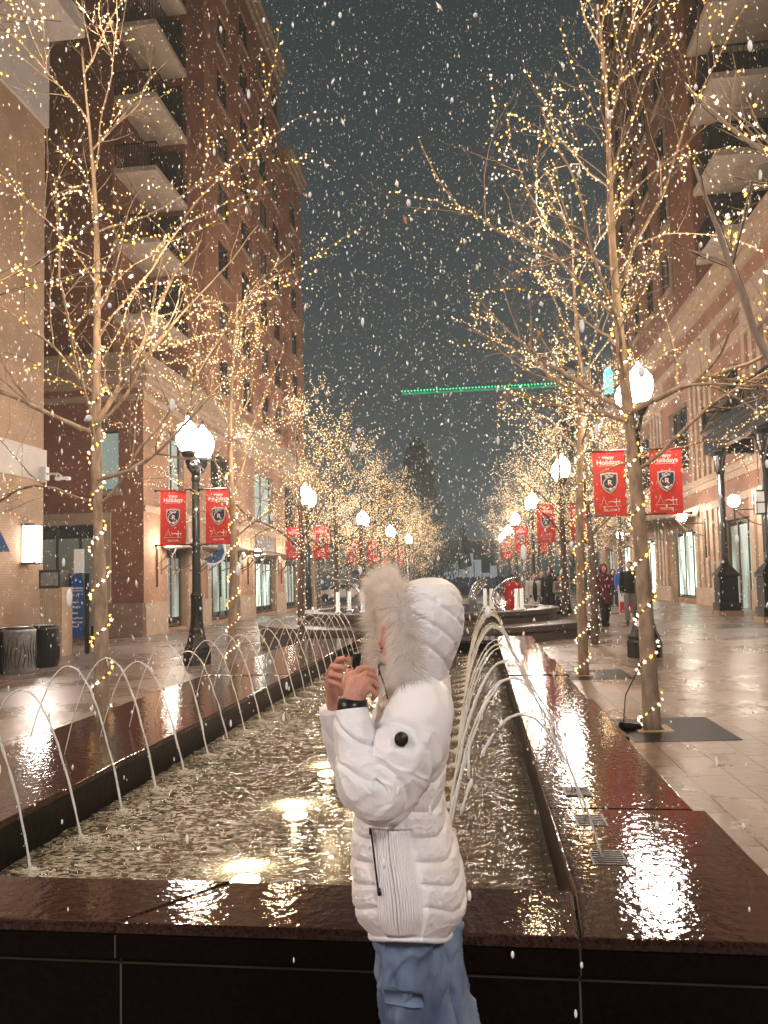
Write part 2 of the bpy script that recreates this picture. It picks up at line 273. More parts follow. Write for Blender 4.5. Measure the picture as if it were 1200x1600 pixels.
# ------------------------------------------------------------------ mesh helpers
class MB:
    def __init__(s): s.v = []; s.f = []; s.m = []
    def add(s, vs, fs, mi=0):
        o = len(s.v); s.v.extend([tuple(p) for p in vs]); s.f.extend([tuple(i + o for i in q) for q in fs]); s.m.extend([mi] * len(fs)); return s
    def box(s, x0, x1, y0, y1, z0, z1, mi=0):
        return s.add([(x0, y0, z0), (x1, y0, z0), (x1, y1, z0), (x0, y1, z0), (x0, y0, z1), (x1, y0, z1), (x1, y1, z1), (x0, y1, z1)],
                     [(0, 3, 2, 1), (4, 5, 6, 7), (0, 1, 5, 4), (1, 2, 6, 5), (2, 3, 7, 6), (3, 0, 4, 7)], mi)
    def bbox(s, x0, x1, y0, y1, z0, z1, b=.01, mi=0):
        """box with bevelled top edges"""
        a = [(x0, y0, z0), (x1, y0, z0), (x1, y1, z0), (x0, y1, z0), (x0, y0, z1 - b), (x1, y0, z1 - b), (x1, y1, z1 - b), (x0, y1, z1 - b),
             (x0 + b, y0 + b, z1), (x1 - b, y0 + b, z1), (x1 - b, y1 - b, z1), (x0 + b, y1 - b, z1)]
        fs = [(0, 3, 2, 1), (0, 1, 5, 4), (1, 2, 6, 5), (2, 3, 7, 6), (3, 0, 4, 7), (4, 5, 9, 8), (5, 6, 10, 9), (6, 7, 11, 10), (7, 4, 8, 11), (8, 9, 10, 11)]
        return s.add(a, fs, mi)
    def prism(s, pts, z0, z1, mi=0):
        n = len(pts); vs = [(p[0], p[1], z0) for p in pts] + [(p[0], p[1], z1) for p in pts]
        return s.add(vs, [tuple(range(n - 1, -1, -1)), tuple(range(n, 2 * n))] + [(i, (i + 1) % n, n + (i + 1) % n, n + i) for i in range(n)], mi)
    def tube(s, pts, rad, n=8, mi=0, cap=True, flat=None):
        pts = [Vector(p) for p in pts]
        if not hasattr(rad, '__len__'): rad = [rad] * len(pts)
        vs = []; up = None
        for i, p in enumerate(pts):
            d = (pts[min(i + 1, len(pts) - 1)] - pts[max(i - 1, 0)])
            if d.length < 1e-9: d = Vector((0, 0, 1))
            d.normalize()
            if up is None: up = Vector((1, 0, 0)) if abs(d.x) < .8 else Vector((0, 1, 0))
            a = (up - d * up.dot(d))
            a = a.normalized() if a.length > 1e-6 else d.orthogonal().normalized()
            b = d.cross(a); up = a
            for k in range(n):
                t = 2 * math.pi * k / n; vs.append(p + (a * math.cos(t) + b * math.sin(t)) * rad[i])
        fs = [(i * n + k, i * n + (k + 1) % n, (i + 1) * n + (k + 1) % n, (i + 1) * n + k) for i in range(len(pts) - 1) for k in range(n)]
        if cap: fs += [tuple(range(n - 1, -1, -1)), tuple(range((len(pts) - 1) * n, len(pts) * n))]
        return s.add(vs, fs, mi)
    def lathe(s, prof, n=16, c=(0, 0, 0), mi=0, flute=None):
        vs = []
        for r, z in prof:
            for k in range(n):
                t = 2 * math.pi * k / n; rr = r * (flute(t, z) if flute else 1); vs.append((c[0] + rr * math.cos(t), c[1] + rr * math.sin(t), c[2] + z))
        m = len(prof)
        fs = [(i * n + k, i * n + (k + 1) % n, (i + 1) * n + (k + 1) % n, (i + 1) * n + k) for i in range(m - 1) for k in range(n)]
        fs += [tuple(range(n - 1, -1, -1)), tuple(range((m - 1) * n, m * n))]
        return s.add(vs, fs, mi)
    def ring_loft(s, rings, mi=0, cap=True):
        n = len(rings[0]); vs = [p for r in rings for p in r]; m = len(rings)
        fs = [(i * n + k, i * n + (k + 1) % n, (i + 1) * n + (k + 1) % n, (i + 1) * n + k) for i in range(m - 1) for k in range(n)]
        if cap: fs += [tuple(range(n - 1, -1, -1)), tuple(range((m - 1) * n, m * n))]
        return s.add(vs, fs, mi)
    def ellip(s, c, r, n=12, m=8, mi=0):
        prof = [(math.sin(math.pi * (i + .001) / (m - .0)) if 0 < i < m else .02, -math.cos(math.pi * i / m)) for i in range(m + 1)]
        vs = []
        for rr, z in prof:
            for k in range(n):
                t = 2 * math.pi * k / n; vs.append((c[0] + r[0] * rr * math.cos(t), c[1] + r[1] * rr * math.sin(t), c[2] + r[2] * z))
        fs = [(i * n + k, i * n + (k + 1) % n, (i + 1) * n + (k + 1) % n, (i + 1) * n + k) for i in range(m) for k in range(n)]
        fs += [tuple(range(n - 1, -1, -1)), tuple(range(m * n, (m + 1) * n))]
        return s.add(vs, fs, mi)
    def build(s, name, mats, parent=None, smooth=False, loc=None):
        me = bpy.data.meshes.new(name); me.from_pydata(s.v, [], s.f)
        for x in (mats if isinstance(mats, (list, tuple)) else [mats]): me.materials.append(MATS[x])
        if any(s.m): me.polygons.foreach_set('material_index', s.m)
        if smooth: me.polygons.foreach_set('use_smooth', [True] * len(s.f))
        me.update()
        o = bpy.data.objects.new(name, me); COL.objects.link(o)
        if parent: o.parent = parent
        if loc is not None: o.location = loc
        return o
def tag(o, label=None, cat=None, group=None, kind=None):
    for k, v in (('label', label), ('category', cat), ('group', group), ('kind', kind)):
        if v: o[k] = v
    return o
def empty(name, loc=(0, 0, 0), rz=0):
    o = bpy.data.objects.new(name, None); COL.objects.link(o); o.location = loc; o.rotation_euler = (0, 0, rz); o.empty_display_size = .2; return o
def copy_tree(o, parent=None):
    c = o.copy(); COL.objects.link(c); c.parent = parent
    for ch in list(o.children): copy_tree(ch, c)
    return c
def bake(o):
    """apply the modifiers of o"""
    dg = bpy.context.evaluated_depsgraph_get(); me = bpy.data.meshes.new_from_object(o.evaluated_get(dg)); o.modifiers.clear(); o.data = me; return o
def text_mesh(txt, size, bold=False):
    cu = bpy.data.curves.new('t', 'FONT'); cu.body = txt; cu.size = size; cu.align_x = 'CENTER'; cu.extrude = .0015
    if bold: cu.offset = size * .02
    cu.resolution_u = 3
    o = bpy.data.objects.new('t', cu); COL.objects.link(o)
    dg = bpy.context.evaluated_depsgraph_get(); me = bpy.data.meshes.new_from_object(o.evaluated_get(dg))
    vs = [v.co.copy() for v in me.vertices]; fs = [tuple(p.vertices) for p in me.polygons]
    bpy.data.objects.remove(o); bpy.data.meshes.remove(me); bpy.data.curves.remove(cu)
    return vs, fs
def sstep(a, b, x):
    t = max(0, min(1, (x - a) / (b - a))); return t * t * (3 - 2 * t)
def interp(x, xs, ys):
    return float(np.interp(x, xs, ys))
# ================================================================== SETTING
g = MB()
xs = [-120, -16, 16, 120]
for i in range(3):
    for j, (y0, y1) in enumerate(((-30, 12), (12, 60), (60, 330))):
        a, b_ = xs[i], xs[i + 1]
        za, zb = gz(a), gz(b_)
        g.add([(a, y0, za), (b_, y0, zb), (b_, y1, zb), (a, y1, za)], [(0, 1, 2, 3)])
tag(g.build('paving', 'paving'), kind='structure')

# pool: wet granite fountain basin --------------------------------------------------
IX0, IX1, IY0, IY1 = -2.28, .30, 2.83, 13.84
OX0, OX1, OY0, OY1 = -3.38, 1.0, 2.46, 14.9
fb = empty('fountain_basin', (-1.2, 8.5, 0))
tag(fb, 'long rectangular fountain basin of wet dark red granite around the pool', 'fountain')
def child(mb, name, mats, parent, smooth=False):
    o = mb.build(name, mats, parent, smooth); o.matrix_parent_inverse = Matrix.Translation(-parent.location) if parent.rotation_euler.z == 0 else parent.matrix_basis.inverted(); return o
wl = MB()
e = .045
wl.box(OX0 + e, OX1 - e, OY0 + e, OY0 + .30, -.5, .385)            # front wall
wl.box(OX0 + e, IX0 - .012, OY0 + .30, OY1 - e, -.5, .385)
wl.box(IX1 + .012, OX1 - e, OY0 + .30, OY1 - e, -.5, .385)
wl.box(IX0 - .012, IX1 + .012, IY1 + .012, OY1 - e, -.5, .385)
for a_ in ((OX0 + .004, OX1 - .004, OY0 + .004, OY0 + .30), (OX0 + .008, IX0 - .004, OY0 + .302, OY1 - .01), (IX1 + .004, OX1 - .034, OY0 + .302, OY1 - .01), (IX0 - .002, IX1 + .002, IY1 + .004, OY1 - .01)): wl.box(*a_, .387, .461)  # added course: the coping's shaded front edge made as darker stone
child(wl, 'wall', 'granite_shaded', fb)
jl = MB()
jl.box(OX0 + .05, OX1 - .05, OY0 + .0425, OY0 + .05, .352, .359)   # level joint across the front
for jx in (-1.215, .275, -2.4): jl.box(jx - .003, jx + .003, OY0 + .0425, OY0 + .05, -.4, .384)
for jx in (-1.215, .275): jl.box(jx - .002, jx + .002, OY0 + .0015, OY0 + .006, .388, .460)
child(jl, 'joint', 'joint', fb)
def coping(pts, z1=.5, name='coping'):
    """one slab with a rounded arris, standing on the wall"""
    z0 = z1 - .032; m = MB(); n = len(pts); cx = sum(p[0] for p in pts) / n; cy = sum(p[1] for p in pts) / n
    def ins(k):
        out = []
        for i in range(n):
            p0, p1, p2 = Vector(pts[i - 1]), Vector(pts[i]), Vector(pts[(i + 1) % n])
            d1 = (p1 - p0).normalized(); d2 = (p2 - p1).normalized(); nn = (Vector((-d1.y, d1.x)) + Vector((-d2.y, d2.x))).normalized()
            out.append(p1 + nn * k)
        return out
    rings = [[(p.x, p.y, z) for p in ins(k)] for k, z in ((0, z0), (0, z1 - .014), (.003, z1 - .006), (.009, z1 - .0015), (.017, z1))]
    m.ring_loft(rings); return child(m, name, ['granite'], fb)
gp = .0025
# front run, mitred towards the corner joints seen in the photo
coping([(OX0, OY0), (-1.215 - gp, OY0), (-.94 - gp, IY0 + .0), (OX0, IY0)])
coping([(-1.215 + gp, OY0), (.275 - gp, OY0), (IX1 - gp, IY0), (-.94 + gp, IY0)])
coping([(.275 + gp, OY0), (OX1 + .02, OY0), (OX1 + .02, 3.80), (IX1 + gp, 3.80), (IX1 + gp, IY0)])
ys = [3.805, 5.49, 7.2, 8.9, 10.6, 12.3, OY1]
for i in range(6): coping([(IX1, ys[i] + gp), (OX1 - .03 * (i % 2 == 0) - .004 * i, ys[i] + gp), (OX1 - .03 * (i % 2 == 0) - .004 * i, ys[i + 1] - gp), (IX1, ys[i + 1] - gp)], .498 - .004 * (i % 3))
ys = [IY0 + .004, 4.9, 7.0, 9.1, 11.2, 13.1, OY1]
for i in range(6): coping([(OX0 + .03 * (i % 2), ys[i] + gp), (IX0, ys[i] + gp), (IX0, ys[i + 1] - gp), (OX0 + .03 * (i % 2), ys[i + 1] - gp)], .498 - .004 * (i % 3))
coping([(IX0 + gp, IY1), (IX1 - gp, IY1), (IX1 - gp, OY1), (IX0 + gp, OY1)], .498)
fl = MB(); fl.box(IX0 - .02, IX1 + .02, IY0 - .08, IY1 + .02, -.25, -.02); child(fl, 'basin_floor', 'basin_floor', fb)
# slotted nozzle grates sunk in the right coping
NY = [3.15 + .47 * i for i in range(22)]
for y in (3.15, 3.62, 4.09):
    gr = MB()
    for k in range(7): gr.box(.41, .53, y - .075 + k * .0235, y - .066 + k * .0235, .4985, .503)
    for xx in (.405, .53): gr.box(xx, xx + .006, y - .085, y + .085, .4985, .5035)
    child(gr, 'nozzle_grate', 'grate', fb)
# water surface with small standing waves
wm = MB(); nx, ny = 110, 470
WZ = .27
for j in range(ny + 1):
    for i in range(nx + 1):
        x = IX0 + (IX1 - IX0) * i / nx; y = IY0 - .07 + (IY1 - IY0 + .08) * j / ny
        z = WZ + .010 * noise.noise(Vector((x * 2.6, y * 3.6, 0))) + .009 * noise.noise(Vector((x * 7, y * 10, 3))) + .006 * noise.noise(Vector((x * 15, y * 21, 7)))
        wm.v.append((x, y, z))
for j in range(ny):
    for i in range(nx):
        a = j * (nx + 1) + i; wm.f.append((a, a + 1, a + nx + 2, a + nx + 1)); wm.m.append(0)
tag(wm.build('water', 'water', smooth=True), kind='structure')
# underwater lamps
where = ['nearest of the round lamps shining under the pool water', 'second round lamp under the pool water from the front', 'third round lamp under the pool water, beside the white sleeve', 'round lamp under the pool water hidden low behind the white jacket', 'fifth underwater pool lamp from the front', 'sixth underwater pool lamp from the front', 'seventh underwater pool lamp from the front', 'farthest underwater lamp in the pool']
for i in range(8):
    x, y = -1.13, 3.60 + 1.0 * i
    t = empty('underwater_lamp', (x, y, -.02)); tag(t, where[i], 'pool lamp', 'lamps under the pool water')
    a = MB(); a.lathe([(.13, 0), (.13, .06), (.10, .215), (.09, .225)], 20); child(a, 'housing', 'steel', t)
    a.v = [(v[0] + 0, v[1], v[2]) for v in a.v]
    b_ = MB(); b_.lathe([(.070, .2252), (.06, .233), (.03, .238)], 20); o = b_.build('lens', 'pool_light', t, True)
    ch = t.children[0]; ch.matrix_parent_inverse = Matrix.Identity(4)
    l = bpy.data.lights.new('pool_lamp_light', 'POINT'); l.energy = 5; l.color = (1, .86, .62); l.shadow_soft_size = .012
    lo = bpy.data.objects.new('pool_lamp_light', l); COL.objects.link(lo); lo.parent = t; lo.location = (0, 0, .252)
# froth where the arcs land
def froth(x, y, s, sd):
    rnd = random.Random(sd); m = MB()
    for k in range(330):
        a = rnd.uniform(0, 6.28); rr = abs(rnd.gauss(0, .55)) * s; q = rnd.uniform(.0014, .0046) * (1.25 if rr < s * .3 else .8)
        m.ellip((x + rr * math.cos(a) * 1.3, y + rr * math.sin(a), WZ + rnd.uniform(-.001, .022) * max(0, 1.3 - rr / s) ** 2), (q * 1.5, q * 1.1, q * .8), 5, 3)
    return m
# arcs of water ---------------------------------------------------------------------
ORD = ['nearest', 'second', 'third', 'fourth', 'fifth', 'sixth', 'seventh', 'eighth', 'ninth', 'tenth', 'eleventh', 'twelfth', 'thirteenth', 'fourteenth', 'fifteenth', 'sixteenth', 'seventeenth', 'eighteenth', 'nineteenth', 'twentieth', 'twenty-first', 'farthest']
def jet(x0, x1, y, side, i, h=.62, broken=False):
    rnd = random.Random(i * 7 + (0 if side == 'left' else 91)); m = MB(); n = 64
    pts = []; rad = []
    yw = rnd.uniform(-.015, .015); hh = h * rnd.uniform(.89, 1.07)
    ph = rnd.uniform(0, 6)
    for k in range(n + 1):
        t = k / n; t2 = t * 1.13
        x = x0 + (x1 - x0) * t; z = .502 + hh * 4 * (t * .92) * (1 - t * .92) - .25 * t * t * .2
        zz = .502 + 4 * hh * t * (1 - t) - (.502 - WZ) * t
        j = .0015 + .006 * t
        pts.append(Vector((x + noise.noise(Vector((t * 17, i, ph))) * j, y + yw * t + noise.noise(Vector((t * 15, i + 9, ph))) * j * 1.3, zz + noise.noise(Vector((t * 19, i + 4, ph))) * j)))
        rad.append((.0036 + .0030 * t) * (1 + (.22 + .75 * t) * noise.noise(Vector((t * 34, i * 3.1, 2)))))
    if not broken:
        m.tube(pts, rad, 6)
    else:
        k = 0
        while k < n - 3:
            L_ = n // 2 + 6 if k == 0 else rnd.randint(2, 6)
            q = pts[k:k + L_ + 1]; r_ = [max(.002, rad[min(n, k + a)] * (.6 if a in (0, len(q) - 1) and k else 1.15)) for a in range(len(q))]
            if len(q) > 1: m.tube(q, r_, 6)
            k += L_ + rnd.randint(1, 4)
        m.tube([Vector((x0 * .62 + x1 * .38 - .26, y, .93)), Vector((x0 * .62 + x1 * .38 - .263, y, .84)), Vector((x0 * .62 + x1 * .38 - .262, y, .80))], [.003, .0045, .006], 6)
    for k in range(20):                                            # drops torn off on the way down
        t = rnd.uniform(.45, .98); p = pts[int(t * n)]; q = rnd.uniform(.0016, .0034)
        m.ellip((p.x + rnd.gauss(0, .012), p.y + rnd.gauss(0, .012), p.z + rnd.gauss(0, .02)), (q, q, q * 1.9), 5, 3)
    wrd = ORD[i] if i < 21 else ORD[21]
    t = empty('water_jet', (x0, y, .5))
    s_ = 'thin arc of water' if not broken else 'broken arc of water'
    tag(t, f'{wrd} {s_} in the row springing from the {side} granite ledge', 'water jet', f'arcs of water from the {side} ledge')
    child(m, 'stream', 'jet', t, True)
    o = child(froth(x1, y + yw, .12, i + 5), 'splash', 'foam', t, True); o['kind'] = 'stuff'
for i in range(22):
    jet(-2.74, -2.10, 3.42 + .475 * i, 'left', i, h=.73)
    jet(.45, -.20, 3.15 + .475 * i, 'right', i, h=.72, broken=(i == 0))

# second, round basin beyond --------------------------------------------------------
cx, cy = -1.5, 22.6
rb = empty('round_basin', (cx, cy, 0)); tag(rb, 'round two-tier grey granite basin beyond the long pool', 'fountain')
m = MB(); m.lathe([(4.85, -.6), (4.85, .30), (4.9, .31), (4.9, .44), (4.88, .45), (3.9, .45)], 72, (0, 0, 0)); o = m.build('lower_tier', 'granite_grey', rb)
m = MB(); m.lathe([(3.7, .4), (3.7, .63), (3.78, .64), (3.78, .74), (3.76, .755), (3.2, .755)], 72); m.build('upper_tier', 'granite_grey', rb)
m = MB(); m.lathe([(3.195, .7), (3.195, .757), (.1, .759)], 48); m.build('wet_top', 'granite', rb)
def sweep_arc(name, pts, r, label, cat, group=None, mats='steel'):
    m = MB(); P_ = [Vector(p) for p in pts]; out = []
    for i in range(len(P_) - 1):
        p0 = P_[max(0, i - 1)]; p1 = P_[i]; p2 = P_[i + 1]; p3 = P_[min(len(P_) - 1, i + 2)]
        for k in range(8):
            t = k / 8; out.append(.5 * ((2 * p1) + (p2 - p0) * t + (2 * p0 - 5 * p1 + 4 * p2 - p3) * t * t + (3 * p1 - p0 - 3 * p2 + p3) * t ** 3))
    out.append(P_[-1]); n = len(out)
    m.tube(out, [r * (.35 + .65 * math.sin(math.pi * min(1, .5 + .5 * i / n))) if i < n / 2 else r for i in range(n)], 8)
    return tag(m.build(name, mats, None, True), label, cat, group)
# bright posts standing on the round basin
pl = [(527, 20.2, 'shining white post left of the person in black, nearest the long pool'), (545, 21.6, 'shorter shining white post set back between two others'), (566, 20.2, 'shining white post just left of the fur hood'), (757, 21.5, 'slim white post behind the tangle of water arcs'), (767, 21.0, 'second slim white post behind the tangle of water arcs'), (806, 20.0, 'white post beside the red coat, tapering to a wide foot'), (814, 20.4, 'thinner white post beside the red coat')]
for u, y, lb in pl:
    p = P(u, 900, y); t = empty('bright_post', (p.x, y, .755)); tag(t, lb, 'post', 'shining posts on the round basin')
    a = MB(); a.lathe([(.10, 0), (.095, .03), (.055, .07), (.05, .55), (.04, .56)], 12); a.build('shaft', 'post_white', t, True)
    a = MB(); a.lathe([(.14, .0), (.14, .02), (.1, .024)], 14); a.build('foot', 'steel', t)
def Q(u, v, y): return P(u, v, y)
sweep_arc('steel_hoop', [Q(519, 905, 20.4), Q(545, 908, 20.4), Q(560, 925, 20.4), Q(564, 945, 20.4), Q(566, 962, 20.4)], .035, 'curved steel hoop bending over the posts left of the hood', 'hoop')
sweep_arc('steel_hoop', [Q(540, 902, 22.4), Q(560, 907, 22.4), Q(572, 925, 22.4), Q(574, 955, 22.4)], .03, 'rear curved steel hoop half hidden behind the fur trim', 'hoop')
for k in range(4):
    d = k * 3.0
    sweep_arc('steel_horn', [Q(757 + d * .4, 903 + d, 20.6 + .1 * k), Q(742 + d, 912 + d, 20.6 + .1 * k), Q(734 + d, 932, 20.6), Q(737 + d, 950, 20.6), Q(745 + d, 962, 20.6)], .028, ['outermost', 'second', 'third', 'innermost'][k] + ' of four nested curved steel horns above the water arcs', 'sculpture', 'curved steel horns')
sweep_arc('steel_hoop', [Q(812, 901, 20.4), Q(790, 907, 20.3), Q(773, 922, 20.2), Q(771, 938, 20.1), Q(783, 953, 20.0), Q(803, 962, 19.9)], .04, 'wide steel crescent sweeping round in front of the red coat', 'hoop')
# ================================================================== BUILDINGS
def wall_with_holes(mb, O, U, N, length, z0, z1, holes, depth=.3, mi=0, mi_reveal=0, thick=.4):
    """holes: (a0, a1, z0, z1) along U"""
    O = Vector(O); U = Vector(U); N = Vector(N)
    xs = sorted(set([0, length] + [h[0] for h in holes] + [h[1] for h in holes])); zs = sorted(set([z0, z1] + [h[2] for h in holes] + [h[3] for h in holes]))
    def W(a, z, d=0): p = O + U * a - N * d; return (p.x, p.y, z)
    for i in range(len(xs) - 1):
        for j in range(len(zs) - 1):
            ca, cz = (xs[i] + xs[i + 1]) / 2, (zs[j] + zs[j + 1]) / 2
            if any(h[0] < ca < h[1] and h[2] < cz < h[3] for h in holes): continue
            mb.add([W(xs[i], zs[j]), W(xs[i + 1], zs[j]), W(xs[i + 1], zs[j + 1]), W(xs[i], zs[j + 1])], [(0, 1, 2, 3)], mi)
    for a0, a1, b0, b1 in holes:
        mb.add([W(a0, b0), W(a0, b0, depth), W(a0, b1, depth), W(a0, b1), W(a1, b0), W(a1, b0, depth), W(a1, b1, depth), W(a1, b1)],
               [(0, 1, 2, 3), (5, 4, 7, 6), (3, 2, 6, 7), (1, 0, 4, 5)], mi_reveal)
def obox(mb, O, U, N, a0, a1, z0, z1, d0, d1, mi=0):
    """box in wall coordinates: d = distance out along N (negative = into the wall)"""
    O = Vector(O); U = Vector(U); N = Vector(N)
    def W(a, d, z): p = O + U * a + N * d; return (p.x, p.y, z)
    return mb.add([W(a0, d0, z0), W(a1, d0, z0), W(a1, d1, z0), W(a0, d1, z0), W(a0, d0, z1), W(a1, d0, z1), W(a1, d1, z1), W(a0, d1, z1)],
                  [(0, 3, 2, 1), (4, 5, 6, 7), (0, 1, 5, 4), (1, 2, 6, 5), (2, 3, 7, 6), (3, 0, 4, 7)], mi)
def window(parent, O, U, N, a0, a1, z0, z1, glass='dark_glass', frame='dark_frame', depth=.22, nx=2, nz=1, name='window', fw=.06, sill=None, label=None):
    m = MB(); d = -depth
    m2 = fw
    obox(m, O, U, N, a0 + .002, a0 + m2, z0 + .002, z1 - .002, d, d + .07); obox(m, O, U, N, a1 - m2, a1 - .002, z0 + .002, z1 - .002, d, d + .07)
    obox(m, O, U, N, a0 + m2, a1 - m2, z0 + .002, z0 + m2, d, d + .07); obox(m, O, U, N, a0 + m2, a1 - m2, z1 - m2, z1 - .002, d, d + .07)
    for i in range(1, nx):
        c = a0 + (a1 - a0) * i / nx; obox(m, O, U, N, c - m2 * .4, c + m2 * .4, z0 + m2, z1 - m2, d + .005, d + .06)
    for i in range(1, nz):
        c = z0 + (z1 - z0) * i / nz; obox(m, O, U, N, a0 + m2, a1 - m2, c - m2 * .35, c + m2 * .35, d + .008, d + .055)
    w_ = m.build(name, frame, parent)
    if label: w_['label'] = label
    g_ = MB(); obox(g_, O, U, N, a0 + .003, a1 - .003, z0 + .003, z1 - .003, d - .03, d - .002); g_.build('pane', glass, w_)
    if sill:
        s_ = MB(); obox(s_, O, U, N, a0 - .14, a1 + .14, z0 - .20, z0 - .004, -.02, .10); s_.build('sill', sill, w_)
    return w_
def band(parent, O, U, N, a0, a1, z0, z1, d, mt, name='cornice', steps=1, ext=0):
    m = MB()
    for k in range(steps):
        h0 = z0 + (z1 - z0) * k / steps; h1 = z0 + (z1 - z0) * (k + 1) / steps - .002
        obox(m, O, U, N, a0 - (d * (k + 1) / steps if ext & 1 else 0), a1 + (d * (k + 1) / steps if ext & 2 else 0), h0, h1, -.03, d * (k + 1) / steps)
    return m.build(name, mt, parent)
X = Vector((1, 0, 0)); Y = Vector((0, 1, 0))

# ---------------------------------------------------------------- left brick block (podium + tower)
LB = empty('brick_building', (0, 0, 0)); tag(LB, 'tall red brick apartment building with balconies on the left side', 'building')
YC = 27.9; XC = -12.6           # podium corner
LEN = 31
bays = [(2.2, 4.3), (7.3, 11.5), (14.6, 19.0), (21.6, 25.2), (27.2, 30.2)]
holes = []
for a0, a1 in bays: holes += [(a0, a1, -.15, 3.15), (a0 + .2, a1 - .2, 5.2, 8.1)]
m = MB(); O = (XC, YC, 0)
wall_with_holes(m, O, Y, X, LEN, -1, 9.3, holes, .35, 0, 1)
F_holes = [(4.28, 5.52, 5.15, 7.95)]
# front facing the camera: U runs from the corner to the left
OF = (XC - 8, YC, 0)
fh = [(8 - 1.98 - .0, 8 - 1.0, 5.3, 7.6), (8 - 4.6, 8 - 1.72, -.25, 4.0)]
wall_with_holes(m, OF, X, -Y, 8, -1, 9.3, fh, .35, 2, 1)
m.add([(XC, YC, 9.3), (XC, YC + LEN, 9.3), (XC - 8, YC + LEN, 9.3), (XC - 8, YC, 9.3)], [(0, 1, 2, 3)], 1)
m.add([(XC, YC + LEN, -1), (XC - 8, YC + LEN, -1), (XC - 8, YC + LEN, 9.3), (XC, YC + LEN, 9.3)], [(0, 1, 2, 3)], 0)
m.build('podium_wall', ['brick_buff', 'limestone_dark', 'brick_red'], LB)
band(LB, O, Y, X, 0, LEN, 8.75, 9.0, .08, 'limestone', 'string_course', ext=1)
band(LB, O, Y, X, 0, LEN, 9.25, 9.78, .40, 'limestone', 'cornice', 3, ext=1)
band(LB, OF, X, -Y, 0, 8, 8.75, 9.0, .08, 'limestone', 'string_course')
band(LB, OF, X, -Y, 0, 8, 9.25, 9.78, .40, 'limestone', 'cornice', 3)
band(LB, O, Y, X, 0, LEN, 9.783, 10.65, .10, 'limestone', 'parapet'); band(LB, OF, X, -Y, 0, 7.97, 9.783, 10.65, .10, 'limestone', 'parapet')
band(LB, O, Y, X, 0.01, LEN, 4.45, 4.7, .07, 'limestone', 'string_course')
# stone plinths and pilaster strips between bays
edges = [0] + [q for b_ in bays for q in b_] + [LEN]
for i in range(0, len(edges), 2):
    pl_ = MB()
    a0, a1 = edges[i], edges[i + 1]
    obox(pl_, O, Y, X, a0 + (.002 if i == 0 else .1), a1 - .1, -1, .95, -.02, .10)
    if i: 
        obox(pl_, O, Y, X, a0 + .12, a0 + .5, .952, 4.447, -.02, .06); obox(pl_, O, Y, X, a1 - .5, a1 - .12, .952, 4.447, -.02, .06)
    pl_.build('stone_pilaster', 'limestone', LB)
obm = MB(); obox(obm, OF, X, -Y, 6.30, 7.998, -1, .95, -.02, .09); obm.build('plinth', 'limestone_dark', LB)
for i, (a0, a1) in enumerate(bays):
    window(LB, O, Y, X, a0, a1, -.1, 3.15, 'pale_glass' if 0 else 'dark_glass', 'bronze_frame', .30, 2 if a1 - a0 < 3 else 4, 1, 'shop_window', .09)
    window(LB, O, Y, X, a0 + .2, a1 - .2, 5.2, 8.1, 'pale_glass' if i in (0, 2) else 'dark_glass', 'dark_frame', .28, 2, 2, sill='limestone')
    # lit shop interior seen in front of the glass line
    gm = MB(); obox(gm, O, Y, X, a0 + .15, a1 - .15, .25, 2.75, -.297, -.290)
    gm.build('lit_display', 'shop_teal' if i != 2 else 'shop_bright', LB)
window(LB, OF, X, -Y, *fh[0], 'pale_glass', 'dark_frame', .2, 1, 1, sill='limestone')
window(LB, OF, X, -Y, *fh[1], 'dark_glass', 'dark_frame', .30, 3, 1, 'shop_window', .12)
gm = MB(); obox(gm, OF, X, -Y, fh[1][0] + .2, fh[1][1] - .2, .1, 3.5, -.297, -.29); gm.build('lit_display', 'shop_dim', LB)
sm = MB(); a0, a1, z0, z1 = fh[1]
obox(sm, OF, X, -Y, a1 + .004, a1 + .42, -1, z1 + .45, -.02, .07); obox(sm, OF, X, -Y, a0 - .42, a0 - .004, -1, z1 + .45, -.02, .07); obox(sm, OF, X, -Y, a0, a1, z1 + .004, z1 + .447, -.02, .068)
sm.build('stone_surround', 'limestone', LB)
# louvre grilles between the two storeys
for a0, a1 in bays:
    v_ = MB()
    for k in range(9): obox(v_, O, Y, X, a0 + .3, a1 - .3, 3.42 + k * .1, 3.48 + k * .1, -.01, .035)
    v_.build('louvre', 'dark_frame', LB)
# tower
XT = -13.2; TY0, TY1, TY2 = 36.3, 51.9, 57.0; ZT = 38.4; ZT2 = 32.6
cols = []
cols = [2.3, 6.4, 10.4, 13.6, 17.2]
zf = 11.2; FH = 3.22
th = []; th2 = []
for k in range(8):
    for c0 in cols:
        q = (c0, c0 + 1.9, zf + k * FH + .5, zf + k * FH + 2.5)
        if c0 + 1.9 < TY1 - TY0: th.append(q)
        else: th2.append((q[0] - (TY1 - TY0), q[1] - (TY1 - TY0), q[2], q[3]))
th2 = [h for h in th2 if h[0] > .2 and h[3] < ZT2 - .6]
OT = (XT, TY0, 0); OT2 = (XT + .35, TY1, 0)
m = MB(); wall_with_holes(m, OT, Y, X, TY1 - TY0, 9.3, ZT, th, .25, 0, 0)
wall_with_holes(m, OT2, Y, X, TY2 - TY1, 9.3, ZT2, th2, .25, 0, 0)
m.add([(XT, TY1, 9.3), (XT + .35, TY1, 9.3), (XT + .35, TY1, ZT2), (XT, TY1, ZT2)], [(0, 1, 2, 3)], 0)
m.add([(XT + .35, TY2, 9.3), (XT - 8, TY2, 9.3), (XT - 8, TY2, ZT2), (XT + .35, TY2, ZT2)], [(0, 1, 2, 3)], 0)
